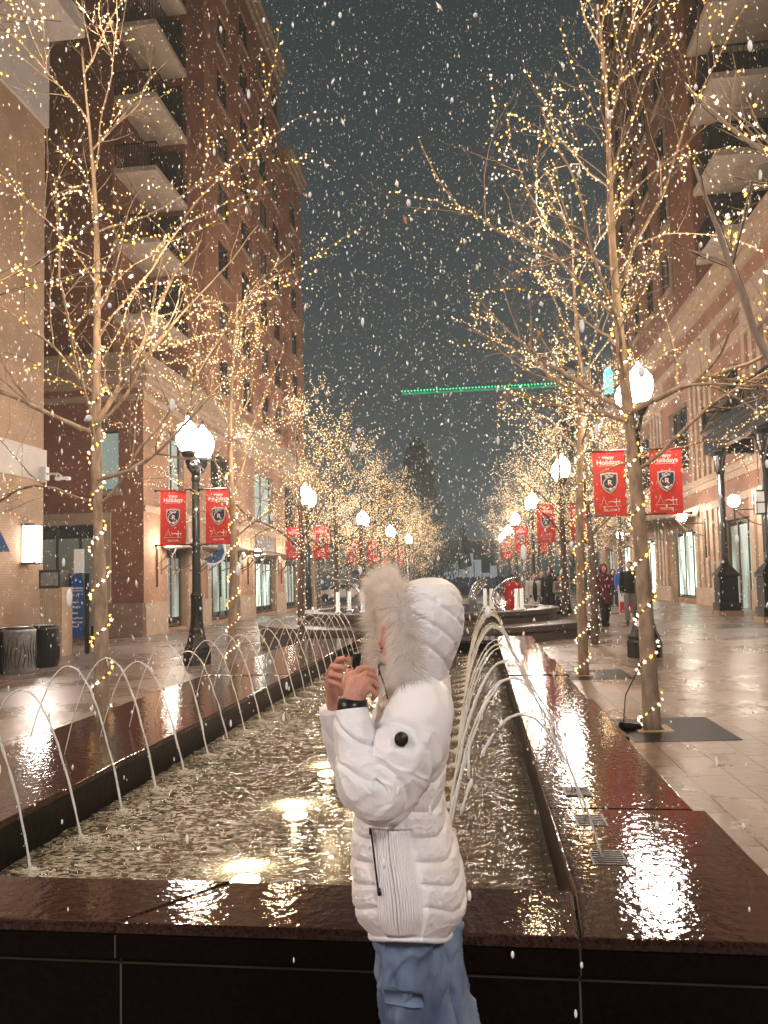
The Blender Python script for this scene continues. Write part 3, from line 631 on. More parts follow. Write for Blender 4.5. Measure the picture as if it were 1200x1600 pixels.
# walls facing the camera: blank pier, recessed balcony bay, red pier
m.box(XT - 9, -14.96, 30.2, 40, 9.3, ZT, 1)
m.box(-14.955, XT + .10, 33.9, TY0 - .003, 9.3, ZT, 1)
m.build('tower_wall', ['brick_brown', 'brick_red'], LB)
band(LB, OT, Y, X, 0, TY1 - TY0, ZT - .9, ZT + .1, .7, 'limestone', 'roof_cornice', 3); band(LB, OT2, Y, X, 0, TY2 - TY1, ZT2 - .8, ZT2 + .1, .6, 'limestone', 'roof_cornice', 3)
rw = random.Random(12)
for q in th: window(LB, OT, Y, X, *q, 'curtain_glass' if rw.random() < .3 else 'dark_glass', 'dark_frame', .2, 2, 2, sill='limestone')
for q in th2: window(LB, OT2, Y, X, *q, 'dark_glass', 'dark_frame', .2, 2, 2, sill='limestone')
# balconies in the notch
bz = [P(212, v, 30.3).z for v in (498, 380, 268, 154, 40)]; bz.append(bz[-1] + 3.15)
bx1 = P(244, 268, 30.3).x
for i, z in enumerate(bz):
    s_ = MB(); s_.box(-14.95, bx1, 30.3, 33.89, z, z + .22); o = s_.build('balcony', 'slab_concrete', LB)
    r_ = MB()
    for k in range(16): 
        xx = -14.9 + (bx1 + 14.85) * k / 15; r_.box(xx - .012, xx + .012, 30.36, 30.385, z + .22, z + 1.25)
    for k in range(20):
        yy = 30.4 + 3.4 * k / 19; r_.box(bx1 - .06, bx1 - .035, yy - .012, yy + .012, z + .22, z + 1.25)
    r_.box(-14.94, bx1 - .03, 30.35, 30.395, z + 1.25, z + 1.31); r_.box(bx1 - .07, bx1 - .03, 30.395, 33.88, z + 1.25, z + 1.31)
    r_.build('railing', 'black_iron', o)
    w_ = MB(); w_.box(-14.9, XT - .1, 33.82, 33.88, z + .3, z + 2.85); w_.build('balcony_door', 'dark_glass', LB)
# wall sconces with round globes
def sconce(parent, p, N, arm=.55):
    N = Vector(N); p = Vector(p); U = Vector((-N.y, N.x, 0))
    m = MB(); m.tube([p + Vector((0, 0, .15)), p - Vector((0, 0, 1.5))], .035, 6)
    m.tube([p + N * .02 - Vector((0, 0, .05)), p + N * arm - Vector((0, 0, .05))], .02, 6)
    m.tube([p + N * .02 - Vector((0, 0, .6)), p + N * arm * .35 - Vector((0, 0, .5)), p + N * arm * .8 - Vector((0, 0, .2)), p + N * arm - Vector((0, 0, .05))], .014, 6)
    m.tube([p + N * arm - Vector((0, 0, .5)), p + N * arm + Vector((0, 0, .06))], .03, 6)
    o = m.build('wall_lamp', 'black_iron', parent)
    g_ = MB(); c_ = p + N * arm + Vector((0, 0, .25)); g_.ellip(c_, (.19, .19, .21), 14, 10); g_.build('globe', 'globe_small', o, True)
for a in (1.1, 13.2, 20.4, 26.2): sconce(LB, (XC + .06, YC + a, 3.05), X)
# steel and glass canopies over the shop windows
def canopy(parent, O, U, N, a0, a1, z, dpt=1.5, rise=.35):
    n = 12; g_ = MB(); rb_ = MB(); O = Vector(O); U = Vector(U); N = Vector(N)
    def W(a, d, zz): return O + U * a + N * d + Vector((0, 0, zz))
    prev = None
    for k in range(n + 1):
        t = k / n; a = a0 + (a1 - a0) * t; d = .25 + dpt * math.sin(math.pi * t) ** .6
        cur = (W(a, .02, z + rise), W(a, d, z), W(a, d, z - .05), W(a, .02, z + rise - .05))
        if prev: g_.add([*prev, *cur], [(0, 4, 5, 1), (1, 5, 6, 2), (2, 6, 7, 3), (3, 7, 4, 0)])
        prev = cur
        if k % 2 == 0: rb_.tube([W(a, .03, z + rise - .08), W(a, d - .02, z - .075)], .022, 5)
    rb_.tube([W(a0 + (a1 - a0) * k / 24, .27 + dpt * math.sin(math.pi * k / 24) ** .6, z - .03) for k in range(25)], .045, 6)
    for t in (.02, .33, .67, .98):
        a = a0 + (a1 - a0) * t; d = .25 + dpt * math.sin(math.pi * max(.05, min(.95, t))) ** .6
        rb_.tube([W(a, .03, z - .95), W(a, d * .45, z - .75), W(a, d * .95, z - .1)], .03, 5); rb_.tube([W(a, .03, z - 1.1), W(a, .03, z - .1)], .035, 5)
    c_ = rb_.build('canopy', 'canopy_metal', parent); g_.build('glazing', 'canopy_glass', c_)
canopy(LB, O, Y, X, 1.5, 6.0, 3.15, 1.3); canopy(LB, O, Y, X, 6.9, 12.4, 3.2); canopy(LB, O, Y, X, 14.2, 20.0, 3.2); canopy(LB, O, Y, X, 21.2, 26, 3.2)
# hanging quarter-round shop sign
sg = empty('shop_sign', P(337, 868, 32.5)); sg.scale = (1.4, 1, 1.4); tag(sg, 'small blue and white fan-shaped shop sign hanging under the canopy', 'sign')
pts = [(0, 0)] + [(.62 * math.cos(t), .62 * math.sin(t)) for t in np.linspace(R(100), R(212), 12)]
pts = [(.30, .38), (.34, .10), (.22, -.18), (.0, -.30), (-.24, -.30), (-.5, -.16), (-.2, .0), (.05, .22), (.18, .46)]
m = MB(); m.v = [(x, 0, z) for x, z in pts] + [(x, .08, z) for x, z in pts]; n = len(pts)
m.f = [tuple(range(n)), tuple(range(2 * n - 1, n - 1, -1))] + [(i, (i + 1) % n, n + (i + 1) % n, n + i) for i in range(n)]; m.m = [0] * len(m.f); m.build('board', 'sign_white', sg)
m = MB(); q = [(x * .8 + .005, z * .8 + .01) for x, z in pts]; m.v = [(x, -.012, z) for x, z in q] + [(x, -.002, z) for x, z in q]
m.f = [tuple(range(n)), tuple(range(2 * n - 1, n - 1, -1))] + [(i, (i + 1) % n, n + (i + 1) % n, n + i) for i in range(n)]; m.m = [0] * len(m.f); m.build('blue_field', 'sign_blue', sg)
m = MB(); m.tube([(.1, .2, .4), (.1, .2, -1.3)], .035, 6); m.tube([(.1, .2, .3), (.1, .0, .3)], .03, 5); m.tube([(.1, .04, .3), (.1, .9, .3)], .02, 5); m.build('bracket', 'black_iron', sg)

# ---------------------------------------------------------------- near left tan building
NB = empty('tan_brick_building', (0, 0, 0)); tag(NB, 'tan brick building with white stone bands at the left edge', 'building')
NX = -13.66; NY1 = 22.85
ON = (NX, -10, 0)
zb0 = PX(62, 752, NX).z; zb1 = PX(62, 702, NX).z; zt0 = PX(64, 192, NX).z
m = MB(); m.box(NX - 12, NX, -10, NY1, -1, zt0 + 4, 0); m.build('wall', 'brick_tan', NB)
m = MB(); m.box(NX - 12.0, NX + .08, -10, NY1 + .06, zb0, zb1); m.build('stone_band', 'white_stone', NB)
jm = MB()
for k in range(14): jm.box(NX + .081, NX + .084, NY1 - 1.3 - k * 2.3, NY1 - 1.28 - k * 2.3, zb0 + .01, zb1 - .01)
jm.build('band_joint', 'joint', NB)
m = MB(); m.box(NX - 12.0, NX + .10, -10, NY1 + .08, zt0, zt0 + 3.6); m.build('white_frieze', 'white_stone', NB)
m = MB(); m.box(NX - 12, NX + .9, -10, NY1 + .9, zt0 + 3.602, zt0 + 4.3); m.build('roof_overhang', 'white_stone', NB)
m = MB(); m.box(NX - 12, NX + .05, -10, NY1 + .04, -1, .55); m.build('plinth', 'limestone_dark', NB)
p = PX(38, 850, NX)
sc_ = empty('wall_sconce', (NX, p.y, p.z)); tag(sc_, 'glowing box lantern on the tan brick wall above the bins', 'wall lamp')
m = MB(); m.box(0, .06, -.17, .17, -.62, .60); m.build('back_plate', 'bronze_frame', sc_)
m = MB(); m.box(.061, .44, -.21, .21, -.56, .54); m.build('diffuser', 'sconce_lit', sc_)
m = MB(); m.box(.06, .46, -.23, .23, .542, .60); m.box(.06, .46, -.23, .23, -.62, -.562)
for zz in (.43, -.46): m.box(.4401, .446, -.215, .215, zz, zz + .02)
for yy in (-.225, .21): m.box(.43, .455, yy, yy + .015, -.562, .542)
m.build('lamp_frame', 'bronze_frame', sc_)
l = bpy.data.lights.new('sconce_light', 'AREA'); l.energy = 130; l.color = (1, .86, .74); l.size = .35; l.size_y = 1.0; l.shape = 'RECTANGLE'
lo = bpy.data.objects.new('sconce_light', l); COL.objects.link(lo); lo.parent = sc_; lo.location = (.475, 0, 0); lo.rotation_euler = (R(0), R(-90), 0)
# surveillance camera
cp = Vector((NX + .08, NY1 - .25, zb0 + .14)); sv = empty('security_camera', cp); tag(sv, 'white security camera on a short arm at the white stone band', 'camera')
m = MB(); m.box(0, .2, -.1, .12, -.12, .3); m.tube([(.2, 0, .08), (.55, 0, .07), (.68, 0, -.02)], .035, 8); m.build('arm', 'white_paint', sv)
m = MB(); m.box(.5, .95, -.08, .08, -.14, -.04); m.build('housing', 'white_paint', sv); m = MB(); m.ellip((.74, 0, -.15), (.09, .07, .05), 10, 6); m.build('dome', 'dark_glass', sv, True)
# blue awning corner at the frame's left edge
aw = empty('awning', (NX, 19, 0)); tag(aw, 'blue fabric awning corner on the tan wall at the left edge', 'awning')
p1 = PX(16, 862, NX + .05); p0 = PX(0, 826, NX + .05)
y1_ = 20.3
zlow = P(16, 862, 20.3).z; xo = P(16, 862, y1_).x
m = MB(); m.v = [(NX + .02, 12, zlow + 1.0), (NX + .02, y1_, zlow + 1.0), (xo, y1_, zlow), (xo, 12, zlow), (NX + .02, 12, zlow), (NX + .02, y1_, zlow)]
m.f = [(0, 3, 2, 1), (1, 2, 5), (0, 4, 3), (4, 5, 2, 3)]; m.m = [0] * 4
m.v = [(v[0], v[1] - 19 + 19, v[2]) for v in m.v]; o = m.build('awning_cloth', 'awning_blue', aw); o.matrix_parent_inverse = Matrix.Translation((-NX, -19, 0))

# street things on the left ------------------------------------------------------------
def litter_bin(p, r, h, mt, label):
    t = empty('litter_bin', p); tag(t, label, 'litter bin', 'litter bins by the tan wall')
    m = MB(); prof = [(r * .93, 0), (r * .95, .04), (r, .06), (r, h * .86), (r * 1.03, h * .88), (r * 1.03, h * .93), (r * .98, h * .95)]; m.lathe(prof, 28); m.build('drum', mt, t, True)
    s_ = MB(); rnd = random.Random(int(r * 999))
    for k in range(26):
        a = 2 * math.pi * k / 26; pts_ = [((r + .004) * math.cos(a + .07 * math.sin(z_ * 9 + k)), (r + .004) * math.sin(a + .07 * math.sin(z_ * 9 + k)), z_) for z_ in np.linspace(h * .12, h * rnd.uniform(.6, .82), 8)]
        s_.tube(pts_, [.004, .01, .012, .013, .012, .01, .008, .003], 5)
    s_.build('leaf_relief', 'bin_dark', t)
    m = MB(); m.lathe([(r * .9, h * .95), (r * .85, h * .99), (r * .4, h * 1.0)], 24); m.build('lid', 'bin_dark', t, True)
p = G(30, 1051); litter_bin((p.x, p.y, p.z), .335, 1.0, 'bin_metal', 'grey metal litter bin with leaf pattern, left of the darker one')
p = G(70, 1042); litter_bin((p.x, p.y, p.z), .31, .98, 'bin_dark', 'dark litter bin between the grey bin and the tan kiosk')
p = G(-8, 1052); litter_bin((p.x, p.y, p.z), .32, 1.0, 'bin_dark', 'dark litter bin cut off by the left edge of the photo')
p = G(92, 1026)
kt = empty('kiosk', (p.x - .1, p.y + .2, p.z)); tag(kt, 'tan pedestal cabinet with a small glazed display box on top', 'kiosk')
m = MB(); m.bbox(-.42, .12, -.2, .3, 0, 1.85, .01); m.build('cabinet', 'kiosk_tan', kt)
m = MB(); m.box(.122, .20, -.22, .32, 0, 1.88); m.box(-.44, -.34, -.225, -.203, .6, 1.85); m.build('side_post', 'limestone', kt)
m = MB(); m.box(-.5, .12, -.18, .28, 1.855, 2.36); m.build('display_case', 'dark_frame', kt)
m = MB(); m.box(-.44, .06, -.195, -.182, 1.93, 2.29); m.build('display_glass', 'bin_metal', kt)
p = G(123, 1021)
ds = empty('directory_sign', (p.x, p.y, p.z)); tag(ds, 'tall blue directory sign on two black legs beside the lit tree trunk', 'sign')
hw = .27
for sx in (-1, 1):
    m = MB(); m.box(sx * hw - .07 + (.0), sx * hw + .07, -.05, .05, 0, 2.25); m.build('leg', 'black_iron', ds)
m = MB(); top = [(-.19, .45), (.19, .45), (.19, 2.05), (.14, 2.2), (.0, 2.26), (-.14, 2.2), (-.19, 2.05)]; n = 7
m.v = [(x, -.085, z) for x, z in top] + [(x, -.055, z) for x, z in top]; m.f = [tuple(range(n)), tuple(range(2 * n - 1, n - 1, -1))] + [(i, (i + 1) % n, n + (i + 1) % n, n + i) for i in range(n)]; m.m = [0] * len(m.f)
m.build('panel', 'sign_blue', ds)
m = MB()
for tx, z_, s_, xo_ in (('Nordstrom', 1.82, .075, 0), ('\u2190 \u2191', 1.60, .14, -.05), ('Dillard', 1.42, .07, -.06), ("Macy's", 1.28, .10, -.04), ('Shops', 1.12, .08, -.07), ('Food Court', .98, .07, -.0), ('City Creek', .86, .07, .0), ('Visitor', .74, .07, -.05)):
    vs, fs = text_mesh(tx, s_, True); m.add([(v.x + xo_, -.087 - v.z, v.y + z_) for v in vs], fs)
m.box(-.17, .17, -.0885, -.0855, 1.76, 1.775)
m.build('lettering', 'sign_white', ds)
m = MB(); m.box(-.15, .15, .0, .02, 2.27, 2.95); m.build('white_topper', 'sign_white', ds)

# ---------------------------------------------------------------- right building
RB = empty('brick_arcade_building', (0, 0, 0)); tag(RB, 'brick building with cornices, dark balcony and tower on the right side', 'building')
RX = 9.6; RY0 = 17.0; RL = 45
OR = (RX, RY0 + RL, 0); UR = -Y; NR = -X
def A(y): return RY0 + RL - y     # wall coordinate of a world y
rb_b = [(35.3, 39.6), (43, 47), (50, 53.5), (56, 59.5), (28.4, 31.6), (23.6, 25.4), (19.0, 21.6)]
holes = []
for y0, y1 in rb_b:
    holes += [(A(y1), A(y0), .45 if y0 > 30 else -.1, 3.6), (A(y1) + .5, A(y0) - .5, 6.4, 9.4)]
m = MB(); wall_with_holes(m, OR, UR, NR, RL, -1, 13.4, holes, .35, 0, 1)
m.add([(RX, RY0 + RL, -1), (RX + 10, RY0 + RL, -1), (RX + 10, RY0 + RL, 13.4), (RX, RY0 + RL, 13.4)], [(3, 2, 1, 0)], 0)
m.add([(RX, RY0, 13.4), (RX, RY0 + RL, 13.4), (RX + 3, RY0 + RL, 13.4), (RX + 3, RY0, 13.4)], [(3, 2, 1, 0)], 1)
m.build('podium_wall', ['brick_rose', 'limestone_dark'], RB)
for z0, z1, d, st in ((12.35, 13.1, .55, 3), (11.2, 11.55, .14, 1), (9.95, 10.3, .22, 2), (5.1, 5.6, .16, 2), (4.2, 4.5, .1, 1)):
    band(RB, OR, UR, NR, 0, RL, z0, z1, d, 'limestone', 'cornice', st)
ed = sorted([q for y0, y1 in rb_b for q in (A(y0), A(y1))])
ed = [0] + ed + [RL]
for i in range(0, len(ed), 2):
    a0, a1 = ed[i], ed[i + 1]
    if a1 - a0 < .8: continue
    pm = MB()
    obox(pm, OR, UR, NR, a0 + .08, a1 - .08, -1, 1.0, -.02, .12)
    k = a0 + .15
    while k + .4 < a1:
        obox(pm, OR, UR, NR, k, k + .42, 1.003, 4.19, -.02, .08); obox(pm, OR, UR, NR, k + .05, k + .37, 5.61, 9.94, -.02, .09); k += .72
    obox(pm, OR, UR, NR, a0 + .1, a1 - .1, 10.31, 11.19, -.02, .07)
    pm.build('stone_pilaster', 'limestone', RB)
for i, (y0, y1) in enumerate(rb_b):
    zz = .45 if y0 > 30 else -.1
    window(RB, OR, UR, NR, A(y1), A(y0), zz, 3.6, 'dark_glass', 'bronze_frame', .3, 3, 1, 'shop_window', .08)
    gm = MB(); obox(gm, OR, UR, NR, A(y1) + .12, A(y0) - .12, zz + .15, 3.4, -.297, -.29); gm.build('lit_display', 'shop_bright' if i in (0, 1, 2) else 'shop_teal', RB)
    window(RB, OR, UR, NR, A(y1) + .5, A(y0) - .5, 6.4, 9.4, 'dark_glass', 'dark_frame', .3, 3, 3, sill='limestone')
canopy(RB, OR, UR, NR, A(46.5), A(34.2), 4.1, 2.6, .5); canopy(RB, OR, UR, NR, A(57), A(48), 4.1, 2.0, .5)
for yy in (33.5, 26.9, 47.8): sconce(RB, (RX - .1, yy, 3.75), -X, .9)
# tower above
RT0, RT1, RTZ = 36.5, 54.0, 46.0; RXT = RX + .15
OT = (RXT, RT1, 0); cols = []; yy = 38.3
while yy + 2 < RT1: cols.append(yy); yy += 3.5
th = []
for k in range(10):
    for c0 in cols: th.append((RT1 - c0 - 1.9, RT1 - c0, 15.6 + k * 3.3, 17.7 + k * 3.3))
m = MB(); wall_with_holes(m, OT, -Y, -X, RT1 - RT0, 14.0, RTZ, [h for h in th if h[3] < RTZ - .3], .25, 0, 0)
m.add([(RXT, RT0, 14), (RXT + 10, RT0, 14), (RXT + 10, RT0, RTZ), (RXT, RT0, RTZ)], [(0, 1, 2, 3)], 1)
m.add([(RXT, RT1, 14), (RXT + 10, RT1, 14), (RXT + 10, RT1, RTZ), (RXT, RT1, RTZ)], [(3, 2, 1, 0)], 0)
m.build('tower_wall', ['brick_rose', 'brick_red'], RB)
for q in th:
    if q[3] < RTZ - .3: window(RB, OT, -Y, -X, *q, 'curtain_glass' if rw.random() < .3 else 'dark_glass', 'dark_frame', .2, 2, 2, sill='limestone')
for a0 in (0.05, RT1 - RT0 - 1.5): sm = MB(); obox(sm, OT, -Y, -X, a0, a0 + .5, 14.4, RTZ, -.02, .08); sm.build('corner_strip', 'limestone_dark', RB)
bx0 = RX - .02
for i, z in enumerate([P(1125, v, 30.0).z for v in (362, 243, 122, 2)]):
    s_ = MB(); s_.box(bx0, bx0 + 7, 30.0, 33.18, z, z + .25); o = s_.build('balcony', 'slab_concrete', RB)
    r_ = MB()
    for k in range(30): xx = bx0 + .05 + 6.9 * k / 29; r_.box(xx - .012, xx + .012, 30.05, 30.075, z + .25, z + 1.3)
    for k in range(20): yy = 30.1 + 3.0 * k / 19; r_.box(bx0 + .04, bx0 + .065, yy - .012, yy + .012, z + .25, z + 1.3)
    r_.box(bx0 + .03, bx0 + 6.95, 30.04, 30.085, z + 1.3, z + 1.36); r_.box(bx0 + .03, bx0 + .07, 30.086, 33.15, z + 1.3, z + 1.36); r_.build('railing', 'black_iron', o)
    w_ = MB(); w_.box(RXT + .3, RXT + 7, 33.12, 33.18, z + .35, z + 3.1); w_.build('balcony_door', 'dark_glass', RB)
m = MB(); m.box(bx0 - .04, bx0 + 7.2, 33.2, RT0 - .003, 13.3, RTZ); m.build('balcony_screen', 'brick_red', RB)
# dark timber and iron balcony on columns
BX = 7.95; BY0, BY1 = 14.0, 27.2; zs_ = PX(1096, 717, BX).z; zr = PX(1096, 648, BX).z
bal = empty('iron_balcony', (BX, 20, 0)); tag(bal, 'black iron balcony on square columns in front of the right building', 'balcony')
def bc(mb, name, mt, par=bal, sm=False):
    o = mb.build(name, mt, par, sm); o.matrix_parent_inverse = Matrix.Translation((-BX, -20, 0)); return o
m = MB(); m.box(BX, RX - .2, BY0, BY1, zs_ + .55, zs_ + .72); m.box(BX - .12, BX + .1, BY0, BY1 + .12, zs_, zs_ + .5); m.box(BX - .2, RX - .25, BY0, BY1 + .2, zs_ + .722, zs_ + .84)
m.box(BX - .16, BX - .05, BY0, BY1 + .16, zs_ + .502, zs_ + .6); m.box(BX + .102, RX - .2, BY1 - .1, BY1 + .12, zs_, zs_ + .5); bc(m, 'deck', 'black_iron')
m = MB()
m.box(BX - .1, BX - .04, BY0, BY1 + .1, zr - .07, zr); m.box(BX - .1, BX - .05, BY0, BY1 + .1, zs_ + .9, zs_ + .95)
k = BY0
while k < BY1 + .1:
    m.tube([(BX - .07, k, zs_ + .93), (BX - .11, k + .02, (zs_ + zr) / 2 + .2), (BX - .03, k - .02, (zs_ + zr) / 2 + .55), (BX - .07, k, zr - .05)], .014, 5); k += .13
for k in (BY1 + .06, 23.5, 20, 16.8): m.box(BX - .14, BX - .02, k - .06, k + .06, zs_ + .85, zr + .12)
m.box(BX - .05, RX - .2, BY1 + .04, BY1 + .09, zr - .07, zr); bc(m, 'railing', 'black_iron')
for i, (cxx, cyy) in enumerate(((8.0, 26.2), (8.0, 22.3), (8.0, 18.2))):
    m = MB(); z0 = gz(8); m.box(cxx - .38, cxx + .38, cyy - .38, cyy + .38, z0 - .3, z0 + .16); o = bc(m, 'column_footing', 'limestone_dark')
    m = MB()
    m.bbox(cxx - .34, cxx + .34, cyy - .34, cyy + .34, z0 + .162, z0 + .42, .02); m.bbox(cxx - .29, cxx + .29, cyy - .29, cyy + .29, z0 + .42, z0 + 1.25, .02); m.bbox(cxx - .33, cxx + .33, cyy - .33, cyy + .33, z0 + 1.25, z0 + 1.38, .03)
    m.add([(cxx + a * .3, cyy + b_ * .3, z0 + 1.38) for a, b_ in ((-1, -1), (1, -1), (1, 1), (-1, 1))] + [(cxx + a * .14, cyy + b_ * .14, z0 + 1.62) for a, b_ in ((-1, -1), (1, -1), (1, 1), (-1, 1))], [(0, 1, 5, 4), (1, 2, 6, 5), (2, 3, 7, 6), (3, 0, 4, 7)])
    m.lathe([(.13, z0 + 1.6), (.15, z0 + 1.7), (.115, z0 + 1.8), (.11, zs_ - .8), (.14, zs_ - .75), (.12, zs_ - .65), (.2, zs_ - .2), (.27, zs_ - .08), (.27, zs_ - .003)], 12, (cxx, cyy, 0))
    m.tube([(cxx, cyy + .1, zs_ - .9), (cxx, cyy + .45, zs_ - .3), (cxx, cyy + .8, zs_ - .01)], [.07, .05, .06], 6); m.tube([(cxx, cyy - .1, zs_ - .9), (cxx, cyy - .45, zs_ - .3), (cxx, cyy - .8, zs_ - .01)], [.07, .05, .06], 6)
    bc(m, 'column', 'black_iron')
lp = P(1187, 785, 21.4)
ln = empty('hanging_lantern', lp); tag(ln, 'black caged lantern with pale glass hanging behind the right column', 'lantern')
m = MB()
for a, b_ in ((-.12, -.12), (.12, -.12), (.12, .12), (-.12, .12)): m.box(a - .012, a + .012, b_ - .012, b_ + .012, -.3, .3)
for zz in (-.32, -.02, .3): m.box(-.14, .14, -.14, .14, zz, zz + .03)
m.tube([(0, 0, .33), (0, 0, zs_ - lp.z)], .012, 5); m.build('cage', 'black_iron', ln)
m = MB(); m.box(-.09, .09, -.09, .09, -.28, .28); m.build('glass', 'post_white', ln)
# red door leaf deep under the balcony
m = MB(); m.box(RX - .12, RX - .01, 17.2, 18.6, 0, 3.9); m.build('red_panel', 'coat_burgundy', RB)
# lit pedestrian sandwich boards etc.
p = G(964, 958)
# ---------------------------------------------------------------- far end of the street
FB = empty('far_pavilion', (0, 0, 0)); tag(FB, 'pale glowing glass building far away at the street end', 'building')
m = MB(); m.box(-7.5, 4, 150, 160, -.5, 9); m.build('facade', 'far_facade', FB)
for i in range(7):
    m = MB(); m.box(-6.6 + i * 1.5, -5.3 + i * 1.5, 149.9, 149.98, .5, (3.0, 4.6, 3.4, 6.5, 5.2, 2.6, 4.0)[i]); m.build('window', 'far_glow', FB)
FT = empty('far_tower', (0, 0, 0)); tag(FT, 'dim tall tower with pale windows far behind the right trees', 'building')
xa = P(882, 580, 170).x; xb = P(922, 580, 170).x; zt = P(900, 548, 170).z
m = MB(); m.box(xa, xb, 170, 180, -1, zt); m.build('wall', 'far_facade', FT)
for (u0, u1, v0, v1) in ((888, 898, 578, 592), (908, 918, 573, 594)):
    a = P(u0, v1, 169.9); b_ = P(u1, v0, 169.9); m = MB(); m.box(a.x, b_.x, 169.8, 169.95, a.z, b_.z); m.build('window', 'far_window', FT)
LT = empty('lit_spire', (0, 0, 0)); tag(LT, 'slim tower top glowing pale blue above the right lamp', 'tower')
a = P(946, 620, 120); b_ = P(957, 578, 120)
m = MB(); m.box(a.x, b_.x, 120, 121.2, -1, a.z + .5); m.build('shaft', 'far_facade', LT)
m = MB(); h = b_.z - a.z; w2 = (b_.x - a.x) / 2; m.ring_loft([[(a.x + w2 + sx * w2 * k, 120.6 + sy * .6 * k, a.z + .5 + h * t) for sx, sy in ((-1, -1), (1, -1), (1, 1), (-1, 1))] for t, k in ((0, 1), (.8, 1), (1.0, .5))]); m.build('glowing_top', 'teal_led', LT)
# tower crane with green lights along its jib
CRN = empty('tower_crane', (0, 0, 0)); tag(CRN, 'tower crane whose long jib is outlined in green lights', 'crane')
Yc = 150.0; a = P(628, 605, Yc); b_ = P(930, 607, Yc); zj = (a.z + b_.z) / 2
m = MB()
for dz, dy in ((0, 0), (0, 1.2), (1.1, .6)): m.tube([(a.x, Yc + dy, zj + dz), (b_.x, Yc + dy, zj + dz)], .09, 4)
n = 40
for k in range(n): 
    x0 = a.x + (b_.x - a.x) * k / n; x1 = a.x + (b_.x - a.x) * (k + 1) / n
    m.tube([(x0, Yc, zj), ((x0 + x1) / 2, Yc + .6, zj + 1.1), (x1, Yc, zj)], .05, 4)
m.build('jib', 'far_facade', CRN)
m = MB(); xm = P(934, 607, Yc).x; m.box(xm - .8, xm + .8, Yc - .8, Yc + .8, 0, zj + 4); m.build('mast', 'far_facade', CRN)
m = MB()
for k in range(52):
    x0 = a.x + (P(888, 607, Yc).x - a.x) * k / 51; m.ellip((x0, Yc - .2, zj + .25), (.15, .15, .15), 6, 4)
m.build('green_light', 'green_led', CRN)
m = MB(); m.box(a.x, P(888, 607, Yc).x, Yc - .1, Yc - .02, zj - .45, zj - .1); m.build('light_strip', 'green_dim', CRN)
MATS['green_led'].node_tree.nodes['Principled BSDF'].inputs['Emission Strength'].default_value = 2.2
# slanting mast at the end of the street
m = MB(); m.tube([P(722, 822, 110), P(734, 885, 110)], .35, 6); tag(m.build('slanted_mast', 'bark_dark'), 'dark slanting mast against the pale glow at the street end', 'mast')
m = MB()
for k in range(3): m.tube([P(638 - k * 3, 832 + k * 40, 62), P(641 - k * 3, 925, 62)], .11, 6)
tag(m.build('lit_pole', 'post_white'), 'pale glowing pole between the lit trees above the hood', 'pole')
# parked car between the buildings
def car(p, s, label, mt):
    t = empty('parked_car', p); tag(t, label, 'car')
    m = MB(); prof = [(-2.1, .35), (-2.15, .7), (-1.9, .88), (-1.2, .95), (-.7, 1.4), (.8, 1.42), (1.5, 1.0), (2.1, .9), (2.2, .5), (2.1, .3)]
    rings = [[(x, y * (.86 if z > 1.1 else 1), z) for x, z in prof] for y in (-.85, .85)]; m.ring_loft(rings); m.build('body', mt, t)
    for x in (-1.35, 1.35):
        for y in (-.8, .8):
            w_ = MB(); w_.tube([(x, y - .1, .32), (x, y + .1, .32)], .32, 14); w_.build('wheel', 'black_rubber', t)
    for y in (-.852,): 
        w_ = MB(); w_.add([(-1.0, y, .98), (-.62, y, 1.33), (.72, y, 1.34), (1.25, y, 1.02)], [(0, 1, 2, 3)]); w_.build('side_window', 'dark_glass', t)
    return t
p = P(537, 930, 62); car((p.x, 62, .0), 1, 'pale car parked across the street end, left of the hood', 'white_stone')
